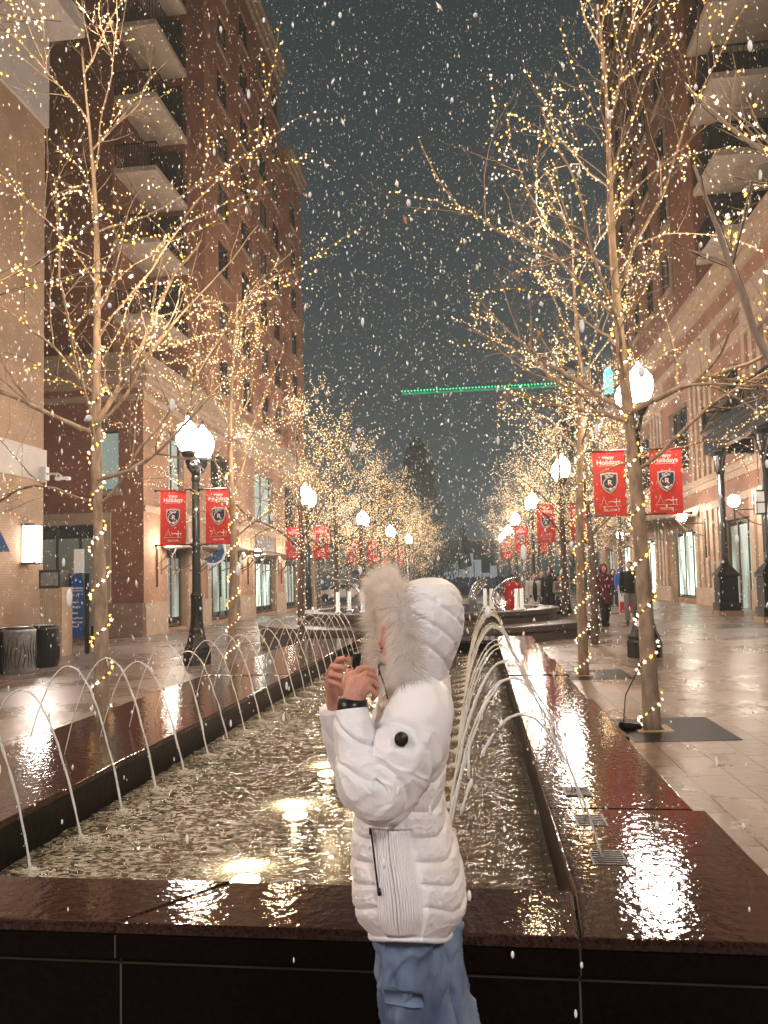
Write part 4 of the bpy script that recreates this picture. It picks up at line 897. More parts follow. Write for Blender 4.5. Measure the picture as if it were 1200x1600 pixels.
# ================================================================== STREET LAMPS AND BANNERS
LAMP_H = 5.35
def make_lamp():
    t = empty('street_lamp')
    fl_ = lambda t_, z: 1 + (.035 * math.cos(t_ * 8) if .9 < z < 4.2 else 0)
    m = MB(); m.lathe([(.30, -.3), (.30, .28), (.27, .32), (.27, .38), (.22, .46), (.19, .60), (.17, .68), (.175, .74), (.15, .80), (.135, 1.0), (.125, 1.5)], 24, flute=lambda a, z: 1 + .05 * math.cos(a * 8) * (z < .9)); m.build('base', 'black_iron', t)
    m = MB(); m.lathe([(.135, 1.45), (.14, 1.5), (.10, 1.58), (.098, 1.7), (.082, 4.0), (.10, 4.04), (.10, 4.1), (.075, 4.15)], 24, flute=fl_); m.build('post', 'black_iron', t)
    m = MB()
    m.lathe([(.075, 4.1), (.11, 4.2), (.13, 4.36), (.10, 4.45), (.05, 4.52)], 14)
    for s in (-1, 1):
        m.tube([(0, s * .05, 4.25), (0, s * .25, 4.22), (0, s * .42, 4.28), (0, s * .46, 4.42)], [.05, .04, .04, .06], 8)
        m.tube([(0, s * .06, 4.4), (0, s * .2, 4.46), (0, s * .3, 4.36), (0, s * .4, 4.33)], .02, 6)
        m.lathe([(.05, 4.36), (.09, 4.42), (.13, 4.50), (.165, 4.56), (.17, 4.60), (.15, 4.62)], 14, (0, s * .46, 0))
    m.build('arms', 'black_iron', t)
    for s in (-1, 1):
        m = MB(); m.lathe([(.13, 4.612), (.20, 4.72), (.245, 4.86), (.25, 4.97), (.215, 5.10), (.14, 5.2), (.085, 5.26), (.05, 5.30), (.03, 5.36)], 18, (0, s * .46, 0)); g_ = m.build('globe', 'globe', t, True)
        m = MB(); m.lathe([(.045, 5.30), (.05, 5.33), (.02, 5.37), (.03, 5.41), (.008, 5.47)], 8, (0, s * .46, 0)); m.build('finial', 'black_iron', g_)
    for z in (3.84, 2.62):
        m = MB()
        m.tube([(-.92, 0, z), (.92, 0, z)], .016, 6)
        for s in (-1, 1): m.ellip((s * .93, 0, z), (.03, .03, .03), 8, 6); m.ellip((s * .10, 0, z), (.045, .04, .04), 8, 6)
        m.build('banner_arm', 'black_iron', t)
    return t
def make_banner():
    t = empty('banner'); W_, H_ = .62, 1.30                          # hangs from its top hem; origin at its upper middle
    m = MB(); nx, nz = 10, 18
    for sgn in (-1, 1):
        o = len(m.v)
        for j in range(nz + 1):
            for i in range(nx + 1):
                x = -W_ / 2 + W_ * i / nx; z = -H_ * j / nz; y = .012 * math.sin(x * 7 + 1) * (j / nz) + sgn * .002
                m.v.append((x, y, z))
        for j in range(nz):
            for i in range(nx):
                a = o + j * (nx + 1) + i; f = (a, a + nx + 1, a + nx + 2, a + 1); m.f.append(f if sgn < 0 else f[::-1]); m.m.append(0)
    m.build('cloth', 'banner_red', t, True)
    def yy(x, z): return .012 * math.sin(x * 7 + 1) * (-z / H_)
    m = MB()
    for tx, s_, z_, xo in (('Happy', .085, -.155, .0), ('Holidays', .135, -.27, .0), ('RSL.COM', .062, -1.215, 0)):
        vs, fs = text_mesh(tx, s_, True); m.add([(v.x + xo, yy(v.x, v.y + z_) - .006 - v.z, v.y + z_) for v in vs], fs)
    m.box(-.2, .2, -.007, -.0045, -.30, -.292)
    # little skyline drawn in white line
    def ln(pts, r=.004): m.tube([(x, yy(x, z) - .006, z) for x, z in pts], r, 4)
    ln([(-.22, -1.12), (.22, -1.12)]); ln([(-.2, -1.09), (-.15, -1.05), (-.15, -1.0), (-.12, -.97), (-.09, -1.0), (-.09, -1.05), (-.04, -1.09)]); ln([(-.12, -.97), (-.12, -.91)]); ln([(-.04, -1.04), (.04, -1.02), (.10, -1.05)], .008); ln([(.12, -1.12), (.12, -.96)], .009); ln([(.06, -1.03), (.2, -1.03)], .007); ln([(.18, -1.1), (.18, -.99)], .005)
    m.build('lettering', 'sign_white', t)
    # shield: silver border, navy field, crown, letter and ball
    def shield(k, y, zc=-.645):
        pts = [(-.165, .19), (0, .215), (.165, .19), (.165, .02), (.13, -.10), (.07, -.17), (0, -.215), (-.07, -.17), (-.13, -.10), (-.165, .02)]
        q = [(x * k, zc + z * k) for x, z in pts]; n = len(q); mm = MB()
        mm.v = [(x, y, z) for x, z in q] + [(x, y + .004, z) for x, z in q]; mm.f = [tuple(range(n)), tuple(range(2 * n - 1, n - 1, -1))] + [(i, (i + 1) % n, n + (i + 1) % n, n + i) for i in range(n)]; mm.m = [0] * len(mm.f); return mm
    em = shield(1.0, -.012).build('emblem', 'silver', t); shield(.86, -.0165).build('emblem_field', 'navy', em)
    m = MB(); yq = -.0205
    m.tube([(.115 * math.cos(a), yq, -.66 + .115 * math.sin(a)) for a in np.linspace(R(100), R(330), 14)], .008, 4)
    vs, fs = text_mesh('R', .155, True); m.add([(v.x + .012, yq - v.z, v.y - .695) for v in vs], fs)
    m.tube([(-.07, yq, -.53), (-.08, yq, -.49), (-.04, yq, -.51), (0, yq, -.475), (.04, yq, -.51), (.08, yq, -.49), (.07, yq, -.53), (-.07, yq, -.53)], .008, 4)
    m.ellip((.015, yq, -.775), (.033, .004, .033), 10, 6); m.build('emblem_crest', 'sign_white', em)
    m = MB(); m.tube([(-.06, yq - .001, -.66), (.0, yq - .001, -.70), (.05, yq - .001, -.73)], .010, 4); m.build('emblem_stripe', 'crimson', em)
    for z in (0, -H_): m = MB(); m.tube([(-W_ / 2 - .01, 0, z), (W_ / 2 + .01, 0, z)], .018, 6); m.build('hem', 'coat_red', t)
    return t
lamp0 = make_lamp(); ban0 = make_banner()
pr, pl_ = G(1008, 1026), G(308, 1038)
RLX = pr.x; LLX = pl_.x
RY = [4.2, pr.y, 25.0, 35.5, 46.0, 56.5, 67]; LY = [5.0, pl_.y, 28.2, 39.5, 50.5, 61]
RXs = [3.1, pr.x, P(882, 900, 25).x, P(834, 900, 35.5).x, P(808, 900, 46).x, P(796, 900, 56.5).x, P(786, 900, 67).x]
LXs = [-5.6, pl_.x, P(482, 900, 28.2).x, P(569, 900, 39.5).x, P(612, 900, 50.5).x, P(640, 900, 61).x]
rlab = ['added unseen behind the camera on the right side', 'partly hidden behind the nearest trunk on the right', 'second on the right, rising behind the round basin', 'third on the right, beside the small red banners', 'fourth on the right, among the lit trees', 'fifth on the right, faint in the falling snow', 'farthest on the right side']
llab = ['added unseen behind the camera on the left side', 'nearest on the left, in front of the brick corner', 'second on the left, with the small banners', 'third on the left, shining through the lit trees', 'fourth on the left, faint among lit trees', 'farthest on the left side']
first = True; bfirst = True
def put_banner(x, y, z, lab, k=.93):
    global bfirst
    o = ban0 if bfirst else copy_tree(ban0); bfirst = False
    o.location = (x, y, z); o.scale = (k, k, k)
    tag(o, lab, 'banner', 'red holiday banners on the street lamps'); o.rotation_euler = (0, random.uniform(-.03, .03), R(random.uniform(-4, 4)))
for side, XX, YY, lab in (('right', RXs, RY, rlab), ('left', LXs, LY, llab)):
    for i, (x, y) in enumerate(zip(XX, YY)):
        if i == 0: y = y - 7.0  # unseen pair added off the row spacing as fill light on the jacket
        o = lamp0 if first else copy_tree(lamp0); first = False
        o.location = (x, y, gz(x)); tag(o, 'black twin globe street lamp, ' + lab[i], 'street lamp', 'twin globe street lamps along the pool')
        if i == 0 or i > 4: continue
        for s in (-1, 1):
            nm = ['', 'nearest', 'second', 'third', 'fourth'][i]
            put_banner(x + s * .52, y, gz(x) + 3.83, f'red banner on the {"left" if s < 0 else "right"} arm of the {nm} street lamp, {side} side')

# ================================================================== TREES WITH FAIRY LIGHTS
def branch(pts, r0, r1, store, n, level):
    store.append((pts, r0, r1, n, level))
def grow(rnd, p, d, L, r, level, maxlev, store, kids, droop=0, curl=.25):
    n = max(4, int(L / (.16 if level < 2 else .11))); pts = [p.copy()]; q = p.copy(); dd = d.normalized()
    for i in range(n):
        dd = (dd + Vector((rnd.gauss(0, curl), rnd.gauss(0, curl), rnd.gauss(0, curl) + droop)) * .42).normalized(); q = q + dd * (L / n); pts.append(q.copy())
    branch(pts, r, r * .3 if level else r * .4, store, 6 if level < 2 else (4 if level == 2 else 3), level)
    if level >= maxlev: return
    for k in range(kids[level]):
        t = rnd.uniform(.18, .97) if level else rnd.uniform(.1, .98)
        i = min(n - 1, int(t * n)); base = pts[i]; ax = (pts[i + 1] - pts[i]).normalized()
        side = ax.orthogonal().normalized(); side.rotate(Matrix.Rotation(rnd.uniform(0, 6.283), 3, ax))
        nd = (ax * rnd.uniform(.5, 1.0) + side * rnd.uniform(.55, 1.0) + Vector((0, 0, .18))).normalized()
        grow(rnd, base, nd, L * rnd.uniform(.32, .58) * (1.1 - t * .45), r * (1 - .6 * t) * rnd.uniform(.45, .62), level + 1, maxlev, store, kids, droop, curl * 1.1)
STAR = []
for k in range(10):
    a = math.pi * k / 5; rr = 1 if k % 2 == 0 else .42; STAR.append((rr * math.cos(a), rr * math.sin(a)))
def bulb_star(mb, p, s, rnd, mi):
    e = Euler((rnd.uniform(0, 6.28), rnd.uniform(0, 6.28), rnd.uniform(0, 6.28))).to_matrix()
    vs = [e @ Vector((x * s, y * s, 0)) + p for x, y in STAR] + [e @ Vector((0, 0, .5 * s)) + p, e @ Vector((0, 0, -.5 * s)) + p]
    mb.add(vs, [(k, (k + 1) % 10, 10) for k in range(10)] + [((k + 1) % 10, k, 11) for k in range(10)], mi)
OCT = [(1, 0, 0), (-1, 0, 0), (0, 1, 0), (0, -1, 0), (0, 0, 1), (0, 0, -1)]
OCF = [(0, 2, 4), (2, 1, 4), (1, 3, 4), (3, 0, 4), (2, 0, 5), (1, 2, 5), (3, 1, 5), (0, 3, 5)]
def bulb_oct(mb, p, s, mi): mb.add([(p.x + a * s, p.y + b_ * s, p.z + c_ * s) for a, b_, c_ in OCT], OCF, mi)
def gen_tree(seed, H=8.6, fork=3.0, lean=(0, 0), r0=.10, near=True, nprim=13, kids=(0, 7, 6, 3), spread=1.0, nb=1000, maxlev=3, extra=None, bark='bark'):
    """local coordinates, base at the origin -> dict of meshes"""
    rnd = random.Random(seed); store = []
    pts = []; n = 26
    wob = [rnd.uniform(-1, 1) for _ in range(4)]
    for i in range(n + 1):
        t = i / n; z = -.15 + (H * .86) * t
        pts.append(Vector((lean[0] * t ** 1.3 + .07 * math.sin(t * 9 + wob[0] * 3) * t, lean[1] * t + .07 * math.sin(t * 8 + wob[1] * 3) * t, z)))
    rad = [r0 * (1.12 if i == 0 else 1) * (1 - .25 * min(1, i / n * H / fork) if i / n * H < fork else .75 * (1 - .9 * ((i / n * H * .86 - fork) / (H * .86 - fork)) ** .8 if i / n * H * .86 > fork else .75)) for i in range(n + 1)]
    rad = [max(.012, x) for x in rad]
    tm = MB(); tm.tube(pts, rad, 12 if near else 6)
    for k in range(nprim):
        t = (k + rnd.uniform(.0, .8)) / nprim; z = fork * .86 + (H * .84 - fork * .86) * t ** 1.05
        i = min(n - 1, max(0, int((z + .15) / (H * .86) * n))); base = pts[i]
        az = k * 2.399 + rnd.uniform(-.5, .5); up = .55 + .9 * t + rnd.uniform(-.2, .25)
        L = (H - z) * .52 * rnd.uniform(.75, 1.1) + .45
        d = Vector((math.cos(az) * spread, math.sin(az) * spread, up))
        grow(rnd, base, d, L, max(.011, rad[i] * .36), 1, maxlev, store, kids)
    for ex in (extra or []): grow(rnd, Vector(ex[0]), Vector(ex[1]), ex[2], ex[3], 1, maxlev, store, kids, ex[4] if len(ex) > 4 else 0)
    bm_ = MB()
    for p_, a, b_, nn, lv in store:
        m_ = len(p_); bm_.tube(p_, [a + (b_ - a) * i / (m_ - 1) for i in range(m_)], nn, cap=False)
    return dict(trunk=tm, branches=bm_, pts=pts, rad=rad, store=store, rnd=rnd, nb=nb, near=near, H=H)
def lights_near(tr, size=.0145, wire_r=.0035):
    """wire and bulbs wound along trunk and limbs"""
    rnd = tr['rnd']; wire = MB(); bulbs = MB(); trunk_b = []
    pts, rad = tr['pts'], tr['rad']; path = []; n = 320
    for i in range(n):
        t = i / n; z = t * (len(pts) - 1) * .62; k = int(z); f = z - k; p = pts[k].lerp(pts[k + 1], f); r = rad[k] + .006
        a = t * 62; path.append(p + Vector((math.cos(a) * r, math.sin(a) * r, 0)))
    wire.tube(path, wire_r * 1.1, 4)
    for i in range(3, n, 3): 
        p = path[i]; c_ = Vector((0, 0, 0)); a = i / n * 62; trunk_b.append(p + Vector((math.cos(a), math.sin(a), rnd.uniform(-.3, .3))) * .022)
    cand = []
    for p_, a, b_, nn, lv in tr['store']:
        if lv <= 2 and (lv == 1 or rnd.random() < .75):
            wp = [p + Vector((rnd.gauss(0, 1), rnd.gauss(0, 1), rnd.gauss(0, 1))).normalized() * (a * .8 + .006) for p in p_[:: 1 if lv == 1 else 2]]
            if len(wp) > 2: wire.tube(wp, wire_r * .8, 3, cap=False)
        if rnd.random() > (1, .95, .62, .22)[lv]: continue
        run = []; acc = 0
        for i in range(len(p_) - 1):
            L_ = (p_[i + 1] - p_[i]).length; t = 0
            while acc < L_: run.append(p_[i].lerp(p_[i + 1], acc / L_)); acc += rnd.uniform(.045, .095)
            acc -= L_
        cand.append(run)
    rnd.shuffle(cand); cand = [p for r_ in cand for p in r_]
    for p in cand[:tr['nb']]:
        q = p + Vector((rnd.gauss(0, .012), rnd.gauss(0, .012), rnd.gauss(0, .012)))
        bulb_star(bulbs, q, size * rnd.uniform(.6, 1.25), rnd, 0 if rnd.random() < .54 else 1)
    return wire, bulbs, trunk_b
bs = MB(); bulb_star(bs, Vector((0, 0, 0)), .024, random.Random(4), 0); bulb_proto = {0: bs.build('bulb', 'bulb_white'), }
bs = MB(); bulb_star(bs, Vector((0, 0, 0)), .024, random.Random(9), 0); bulb_proto[1] = bs.build('bulb', 'bulb_amber')
proto_me = [bulb_proto[0].data, bulb_proto[1].data]
for o in bulb_proto.values(): bpy.data.objects.remove(o)
def glow(parent, p, e, r=.02, col=(1, .66, .34)):
    l = bpy.data.lights.new('string_light_glow', 'POINT'); l.energy = e; l.color = col; l.shadow_soft_size = r
    o = bpy.data.objects.new('string_light_glow', l); COL.objects.link(o); o.parent = parent; o.location = p
def place_near(tr, loc, lab, lab2, grate=None, gl=210):
    t = empty('tree', loc); tag(t, lab, 'tree', 'bare street trees wound with lights')
    tr['trunk'].build('trunk', 'bark', t, True); tr['branches'].build('branches', 'bark', t, True)
    if tr.get('leaves'): tr['leaves'].build('dead_leaf', 'dead_leaf', t)
    w_, b_, tb = lights_near(tr)
    s_ = empty('string_lights', loc); tag(s_, lab2, 'string lights', 'fairy lights wound round the trees')
    w_.build('wire', 'wire', s_); o = b_.build('bulbs', ['bulb_white', 'bulb_amber'], s_); o['kind'] = 'stuff'
    for k, p in enumerate(tb[:98]):
        o = bpy.data.objects.new('bulb', proto_me[0 if tr['rnd'].random() < .6 else 1]); COL.objects.link(o); o.parent = s_; o.location = p; sc = tr['rnd'].uniform(.7, 1.3); o.scale = (sc, sc, sc); o.rotation_euler = (k, k * 2, k * 3)
    for q in ((.9, -.5, .5), (-.8, .6, .62), (.2, -.9, .8)): glow(s_, (q[0], q[1], tr['H'] * q[2]), gl * .36, .05)
    return t
def tree_grate(p, w_, d_, lab):
    t = empty('tree_grate', p); tag(t, lab, 'tree grate', 'iron grates round the trees')
    m = MB(); y = -d_ / 2
    s = math.atan(.025)
    while y < d_ / 2:
        for x0, x1 in ((-w_ * .3, -.16), (.16, w_ * .7)): m.box(x0, x1, y, y + .013, -.02, .006)
        if abs(y) > .17: m.box(-.16, .16, y, y + .013, -.02, .006)
        y += .026
    for x in (-w_ * .3, w_ * .7 - .01): m.box(x, x + .012, -d_ / 2, d_ / 2, -.02, .008)
    m.build('slats', 'grate', t); t.rotation_euler = (0, -s, 0)
    m = MB()
    for x0, x1, y0, y1 in ((-.17, .17, -.17, -.1), (-.17, .17, .1, .17), (-.17, -.1, -.1, .1), (.1, .17, -.1, .1)): m.box(x0, x1, y0, y1, .006, .014)
    m.build('collar', 'limestone', t)
p1 = G(1020, 1140); p2 = G(912, 1055)
# nearest tree on the right
tr = gen_tree(11, H=9.2, fork=3.2, lean=(-.25, .2), r0=.088, nprim=14, kids=(0, 7, 5, 2), nb=1700, extra=[((-.25, .05, 3.3), (-1, -.1, .9), 1.8, .026), ((-.1, 0, 3.2), (1, -.3, .5), 2.2, .035), ((-.12, 0, 3.1), (-.9, .3, .55), 1.4, .024)])
lv = MB(); rr = random.Random(3)
for k in range(26):
    b_ = tr['store'][rr.randrange(len(tr['store']))]; p = b_[0][-1]
    if p.z > 6: continue
    e = Euler((rr.uniform(-.4, .4), rr.uniform(-.4, .4), rr.uniform(0, 6))).to_matrix(); L = rr.uniform(.06, .13)
    lv.add([p + e @ Vector(q) for q in ((0, 0, 0), (.3 * L, .02, -.35 * L), (.12 * L, -.02, -.7 * L), (0, .0, -L), (-.15 * L, .03, -.6 * L), (-.28 * L, .0, -.3 * L))], [(0, 1, 2, 3, 4, 5)])
tr['leaves'] = lv
place_near(tr, p1, 'nearest lit tree on the right paving, its trunk rising from an iron grate', 'fairy lights wound round the nearest tree on the right paving')
tree_grate((p1.x, p1.y, gz(p1.x)), .95, 1.15, 'large iron grate round the nearest right trunk')
m = MB(); m.tube([(p1.x - .32, p1.y - .1, gz(p1.x) + .05), (p1.x - .12, p1.y + .0, gz(p1.x) + .03)], [.05, .03], 6); m.tube([(p1.x - .3, p1.y - .1, .12), (p1.x - .25, p1.y, .4), (p1.x - .08, p1.y - .05, .75)], .006, 4)
tag(m.build('ground_spotlight', 'black_rubber'), 'small black plug box with a cable at the foot of the right trunk', 'plug box')
tr = gen_tree(23, H=8.6, fork=3.6, lean=(.15, 0), r0=.082, nprim=13, kids=(0, 7, 5, 3), nb=1500)
place_near(tr, p2, 'slim lit tree just left of the right street lamp, second from the front', 'fairy lights wound round the second tree on the right')
tree_grate((p2.x, p2.y, gz(p2.x)), .95, 1.15, 'smaller looking iron grate round the second right trunk')
# left
pa = P(160, 1100, 7.6); tr = gen_tree(37, H=9.0, fork=2.75, spread=.85, lean=(-.22, .1), r0=.085, nprim=14, kids=(0, 7, 5, 2), nb=1700, extra=[((-.05, 0, 2.8), (1, -.1, .35), 1.9, .026), ((-.06, 0, 3.4), (.4, .2, .9), 2.5, .032), ((-.1, 0, 3.3), (-1, -.3, .5), 2.2, .03)])
place_near(tr, (pa.x, 7.6, gz(pa.x)), 'nearest lit tree on the left, its trunk behind the arcs of water', 'fairy lights wound round the nearest tree on the left')
pb = P(362, 1000, 12.3); tr = gen_tree(41, H=7.8, fork=2.9, lean=(.1, 0), r0=.085, nprim=14, kids=(0, 7, 6, 3), nb=1600, spread=.9)
place_near(tr, (pb.x, 12.3, gz(pb.x)), 'lit tree just right of the nearest left street lamp', 'fairy lights wound round the tree beside the left street lamp')
# trees just outside the frame whose limbs reach in
q0 = P(1240, 610, 4.1) - Vector((2.6, 4.1, gz(2.6)))
tr = gen_tree(52, H=8.2, fork=2.6, lean=(.1, 0), r0=.09, nprim=11, kids=(0, 7, 5, 3), nb=1200, spread=.7, extra=[(tuple(q0), (-.75, .05, .66), 1.25, .026, .0), ((0, 0, 3.0), (-.6, .1, .9), 1.9, .026)])
place_near(tr, (2.6, 4.1, gz(2.6)), 'lit tree cut off by the right edge, one thick limb reaching into the photo', 'fairy lights on the limb reaching in from the right edge')
tr = gen_tree(68, H=8.4, fork=2.9, lean=(0, 0), r0=.08, nprim=12, spread=.6, kids=(0, 7, 5, 3), nb=1500)
place_near(tr, (-3.95, 4.4, gz(-4.2)), 'lit tree cut off by the left edge, only its twigs reaching into the photo', 'fairy lights on the twigs reaching in from the left edge')
# rows beyond
def far_variant(seed, H, nb, spread):
    tr = gen_tree(seed, H=H, fork=2.6, r0=.10, near=False, nprim=15, kids=(0, 7, 4, 0), nb=nb, maxlev=2, spread=spread, bark='bark_dark')
    rnd = tr['rnd']; b_ = MB(); cand = []
    for p_, a, c_, nn, lv in tr['store']:
        for i in range(len(p_) - 1):
            cand.append((p_[i], p_[i + 1]))
    for k in range(nb):
        a, c_ = cand[rnd.randrange(len(cand))]; q = a.lerp(c_, rnd.random()) + Vector((rnd.gauss(0, .09), rnd.gauss(0, .09), rnd.gauss(0, .08)))
        bulb_oct(b_, q, rnd.uniform(.0075, .0145), 0 if rnd.random() < .5 else 1)
    for i in range(60):
        z = i * .055; a = i * 1.9; bulb_oct(b_, Vector((math.cos(a) * .11, math.sin(a) * .11, z)), .017, 0)
    tr['bulbs'] = b_; return tr
variants = []
for sd, H, nb, sp_ in ((101, 7.4, 1900, 1.05), (102, 7.7, 2000, .95), (103, 7.1, 1800, 1.1)):
    tr = far_variant(sd, H, nb, sp_); t = empty('tree'); tr['trunk'].build('trunk', 'bark_dark', t, True); tr['branches'].build('branches', 'bark_dark', t)
    s_ = empty('string_lights'); o = tr['bulbs'].build('bulbs', ['bulb_white', 'bulb_amber'], s_); o['kind'] = 'stuff'; glow(s_, (.9, .6, 4.3), 36, .12)
    variants.append([t, s_, True])
rowpos = []
for i, y in enumerate((17.3, 22.5, 27.5, 33, 38.5, 44, 50, 56.5)): rowpos.append((-4.05 + random.uniform(-.15, .15), y, 'left', i))
for i, y in enumerate((17.6, 23, 28.2, 33.5, 39, 45, 51, 57)): rowpos.append((2.55 + random.uniform(-.15, .15), y, 'right', i))
for i, y in enumerate((33, 40.5, 48)): rowpos.append((-6.9, y, 'outer left', i))
for i, y in enumerate((30, 38.5, 47.5)): rowpos.append((5.4, y, 'outer right', i))
NN = ['first', 'second', 'third', 'fourth', 'fifth', 'sixth', 'seventh', 'last']
for k, (x, y, side, i) in enumerate(rowpos):
    v_ = variants[k % 3]
    if v_[2]: t, s_ = v_[0], v_[1]; v_[2] = False
    else: t, s_ = copy_tree(v_[0]), copy_tree(v_[1])
    rz = random.uniform(0, 6.28); sc = random.uniform(.92, 1.06)
    for o in (t, s_): o.location = (x, y, gz(x)); o.rotation_euler = (0, 0, rz); o.scale = (sc, sc, sc)
    tag(t, f'{NN[i]} tree of the {side} row beyond the round basin edge, glittering with lights', 'tree', 'lit trees receding down the street')
    tag(s_, f'dense fairy lights on the {NN[i]} tree of the {side} row down the street', 'string lights', 'fairy lights on the trees down the street')
# dark unlit tree far off
def dark_tree(x, y, H, sd, lab):
    rnd = random.Random(sd); t = empty('evergreen_tree', (x, y, 0)); tag(t, lab, 'tree')
    m = MB(); m.tube([(0, 0, -.3), (0, 0, H * .9)], [.35, .05], 8); m.build('trunk', 'bark_dark', t)
    m = MB()
    for k in range(9000):
        a = rnd.uniform(0, 6.28); h = rnd.uniform(.12, 1) ; rr = (1 - h) ** .6 * H * .27 * rnd.uniform(.3, 1.08) * (1 + .25 * math.sin(a * 3 + h * 9)); p = Vector((math.cos(a) * rr, math.sin(a) * rr, h * H))
        e = Euler((rnd.uniform(0, 6), rnd.uniform(0, 6), rnd.uniform(0, 6))).to_matrix(); s = rnd.uniform(.08, .24)
        m.add([p + e @ Vector((-s, 0, 0)), p + e @ Vector((0, s * .5, 0)), p + e @ Vector((s, 0, 0)), p + e @ Vector((0, -s * .5, 0))], [(0, 1, 2, 3)])
    m.build('crown', 'pine', t)
mat('pine', (.035, .05, .045), .8)
dark_tree(P(655, 900, 72).x, 72, 15, 5, 'tall dark unlit tree rising behind the left row of lit trees')
dark_tree(P(600, 900, 80).x, 80, 13, 6, 'dark unlit tree behind the far left lit trees')

# ================================================================== PEOPLE IN THE DISTANCE
def caps(mb, a, b_, ra, rb_, n=10):
    a = Vector(a); b_ = Vector(b_); d = (b_ - a); L = max(1e-5, d.length); d = d / L; pts = []; rad = []
    for k in range(5): t = math.pi / 2 * k / 4; pts.append(a - d * ra * math.cos(t)); rad.append(max(.001, ra * math.sin(t)))
    for k in range(5): t = math.pi / 2 * (1 - k / 4); pts.append(b_ + d * rb_ * math.cos(t)); rad.append(max(.001, rb_ * math.sin(t)))
    mb.tube(pts, rad, n)
def remesh(o, size, smooth=4):
    md = o.modifiers.new('r', 'REMESH'); md.mode = 'VOXEL'; md.voxel_size = size
    if smooth: md2 = o.modifiers.new('s', 'SMOOTH'); md2.iterations = smooth; md2.factor = .5
    bake(o); o.data.polygons.foreach_set('use_smooth', [True] * len(o.data.polygons)); return o
def person(loc, face, coat, trousers, label, hood=False, long=False, stride=.0, arms='down', group=None, hair='hair_dark', H=1.72, front=None):
    """standing figure of real proportions; faces -Y turned by face degrees"""
    k = H / 1.72; t = empty('person', loc, R(face)); t.scale = (k, k, k); tag(t, label, 'person', group)
    hipz = .88; body = MB(); ss = stride
    feet = [(-.10, -ss, .05), (.10, ss, .05)]; knees = [(-.10, -ss * .6 - .03, .48), (.10, ss * .35 - .04, .48)]
    for s, f, kn in zip((-1, 1), feet, knees):
        caps(body, (s * .09, 0, hipz), kn, .085, .058); caps(body, kn, (f[0], f[1], .09), .056, .042); caps(body, (f[0], f[1] + .03, .04), (f[0], f[1] - .15, .035), .042, .035)
    caps(body, (0, 0, .9), (0, 0, 1.2), .10, .10); caps(body, (-.10, 0, 1.36), (.10, 0, 1.36), .06, .06); caps(body, (0, 0, 1.2), (0, 0, 1.4), .10, .07)
    caps(body, (0, 0, 1.42), (0, -.01, 1.53), .055, .05)
    body.ellip((0, -.015, 1.61), (.075, .092, .115), 14, 10); body.ellip((0, -.108, 1.60), (.014, .02, .02), 6, 5); body.ellip((0, -.08, 1.53), (.035, .03, .03), 8, 6)
    for s in (-1, 1): body.ellip((s * .076, 0, 1.605), (.012, .02, .03), 6, 5)
    if arms == 'down': A_ = [[(s * .20, 0, 1.40), (s * .25, .02, 1.12), (s * .24, -.06, .88), (s * .235, -.08, .80)] for s in (-1, 1)]
    elif arms == 'front': A_ = [[(s * .20, 0, 1.40), (s * .25, .0, 1.12), (s * .12, -.22, 1.10), (s * .05, -.28, 1.13)] for s in (-1, 1)]
    else: A_ = [[(-.20, 0, 1.40), (-.25, .0, 1.12), (-.14, -.22, 1.22), (-.08, -.24, 1.36)], [(.20, 0, 1.40), (.25, .02, 1.12), (.26, -.06, .88), (.255, -.08, .80)]]
    for a in A_:
        caps(body, a[0], a[1], .06, .045); caps(body, a[1], a[2], .042, .03); body.ellip(a[3], (.028, .035, .045), 8, 6)
        for q in range(4): caps(body, (a[3][0] - .02 + .013 * q, a[3][1] - .015, a[3][2] - .02), (a[3][0] - .02 + .013 * q, a[3][1] - .03, a[3][2] - .07), .008, .007, 6)
    remesh(body.build('body', 'skin', t), .016, 2)
    m = MB()
    for s, f, kn in zip((-1, 1), feet, knees):
        caps(m, (s * .085, 0, hipz), kn, .105, .082); caps(m, kn, (f[0], f[1] + .0, .13), .08, .075)
    caps(m, (-.06, 0, .92), (.06, 0, .92), .12, .12); remesh(m.build('trousers', trousers, t), .018, 3)
    m = MB()
    for f in feet: caps(m, (f[0], f[1] + .03, .045), (f[0], f[1] - .17, .04), .05, .042)
    remesh(m.build('shoes', 'black_rubber', t), .015, 1)
    m = MB(); bot = .62 if long else .84
    rings = []
    for z, rx, ry in ((bot, .215 if long else .185, .17 if long else .15), (bot + .03, .22 if long else .19, .175 if long else .155), (1.0, .165, .135), (1.15, .17, .135), (1.3, .195, .14), (1.4, .175, .125), (1.455, .13, .10), (1.47, .08, .07)):
        rings.append([(rx * math.cos(a), ry * math.sin(a) + .01, z) for a in np.linspace(0, 2 * math.pi, 20, endpoint=False)])
    m.ring_loft(rings)
    for a in A_: caps(m, a[0], a[1], .075, .062); caps(m, a[1], a[2], .06, .048)
    if front: m2 = MB(); m2.ellip((0, -.11, 1.08), (.085, .075, .42), 12, 10); m2.build('shirt', front, t, True)
    if hood: m.ellip((0, .02, 1.61), (.125, .13, .155), 14, 10); caps(m, (0, .05, 1.45), (0, .05, 1.6), .1, .11)
    o = remesh(m.build('coat', coat, t), .017, 3)
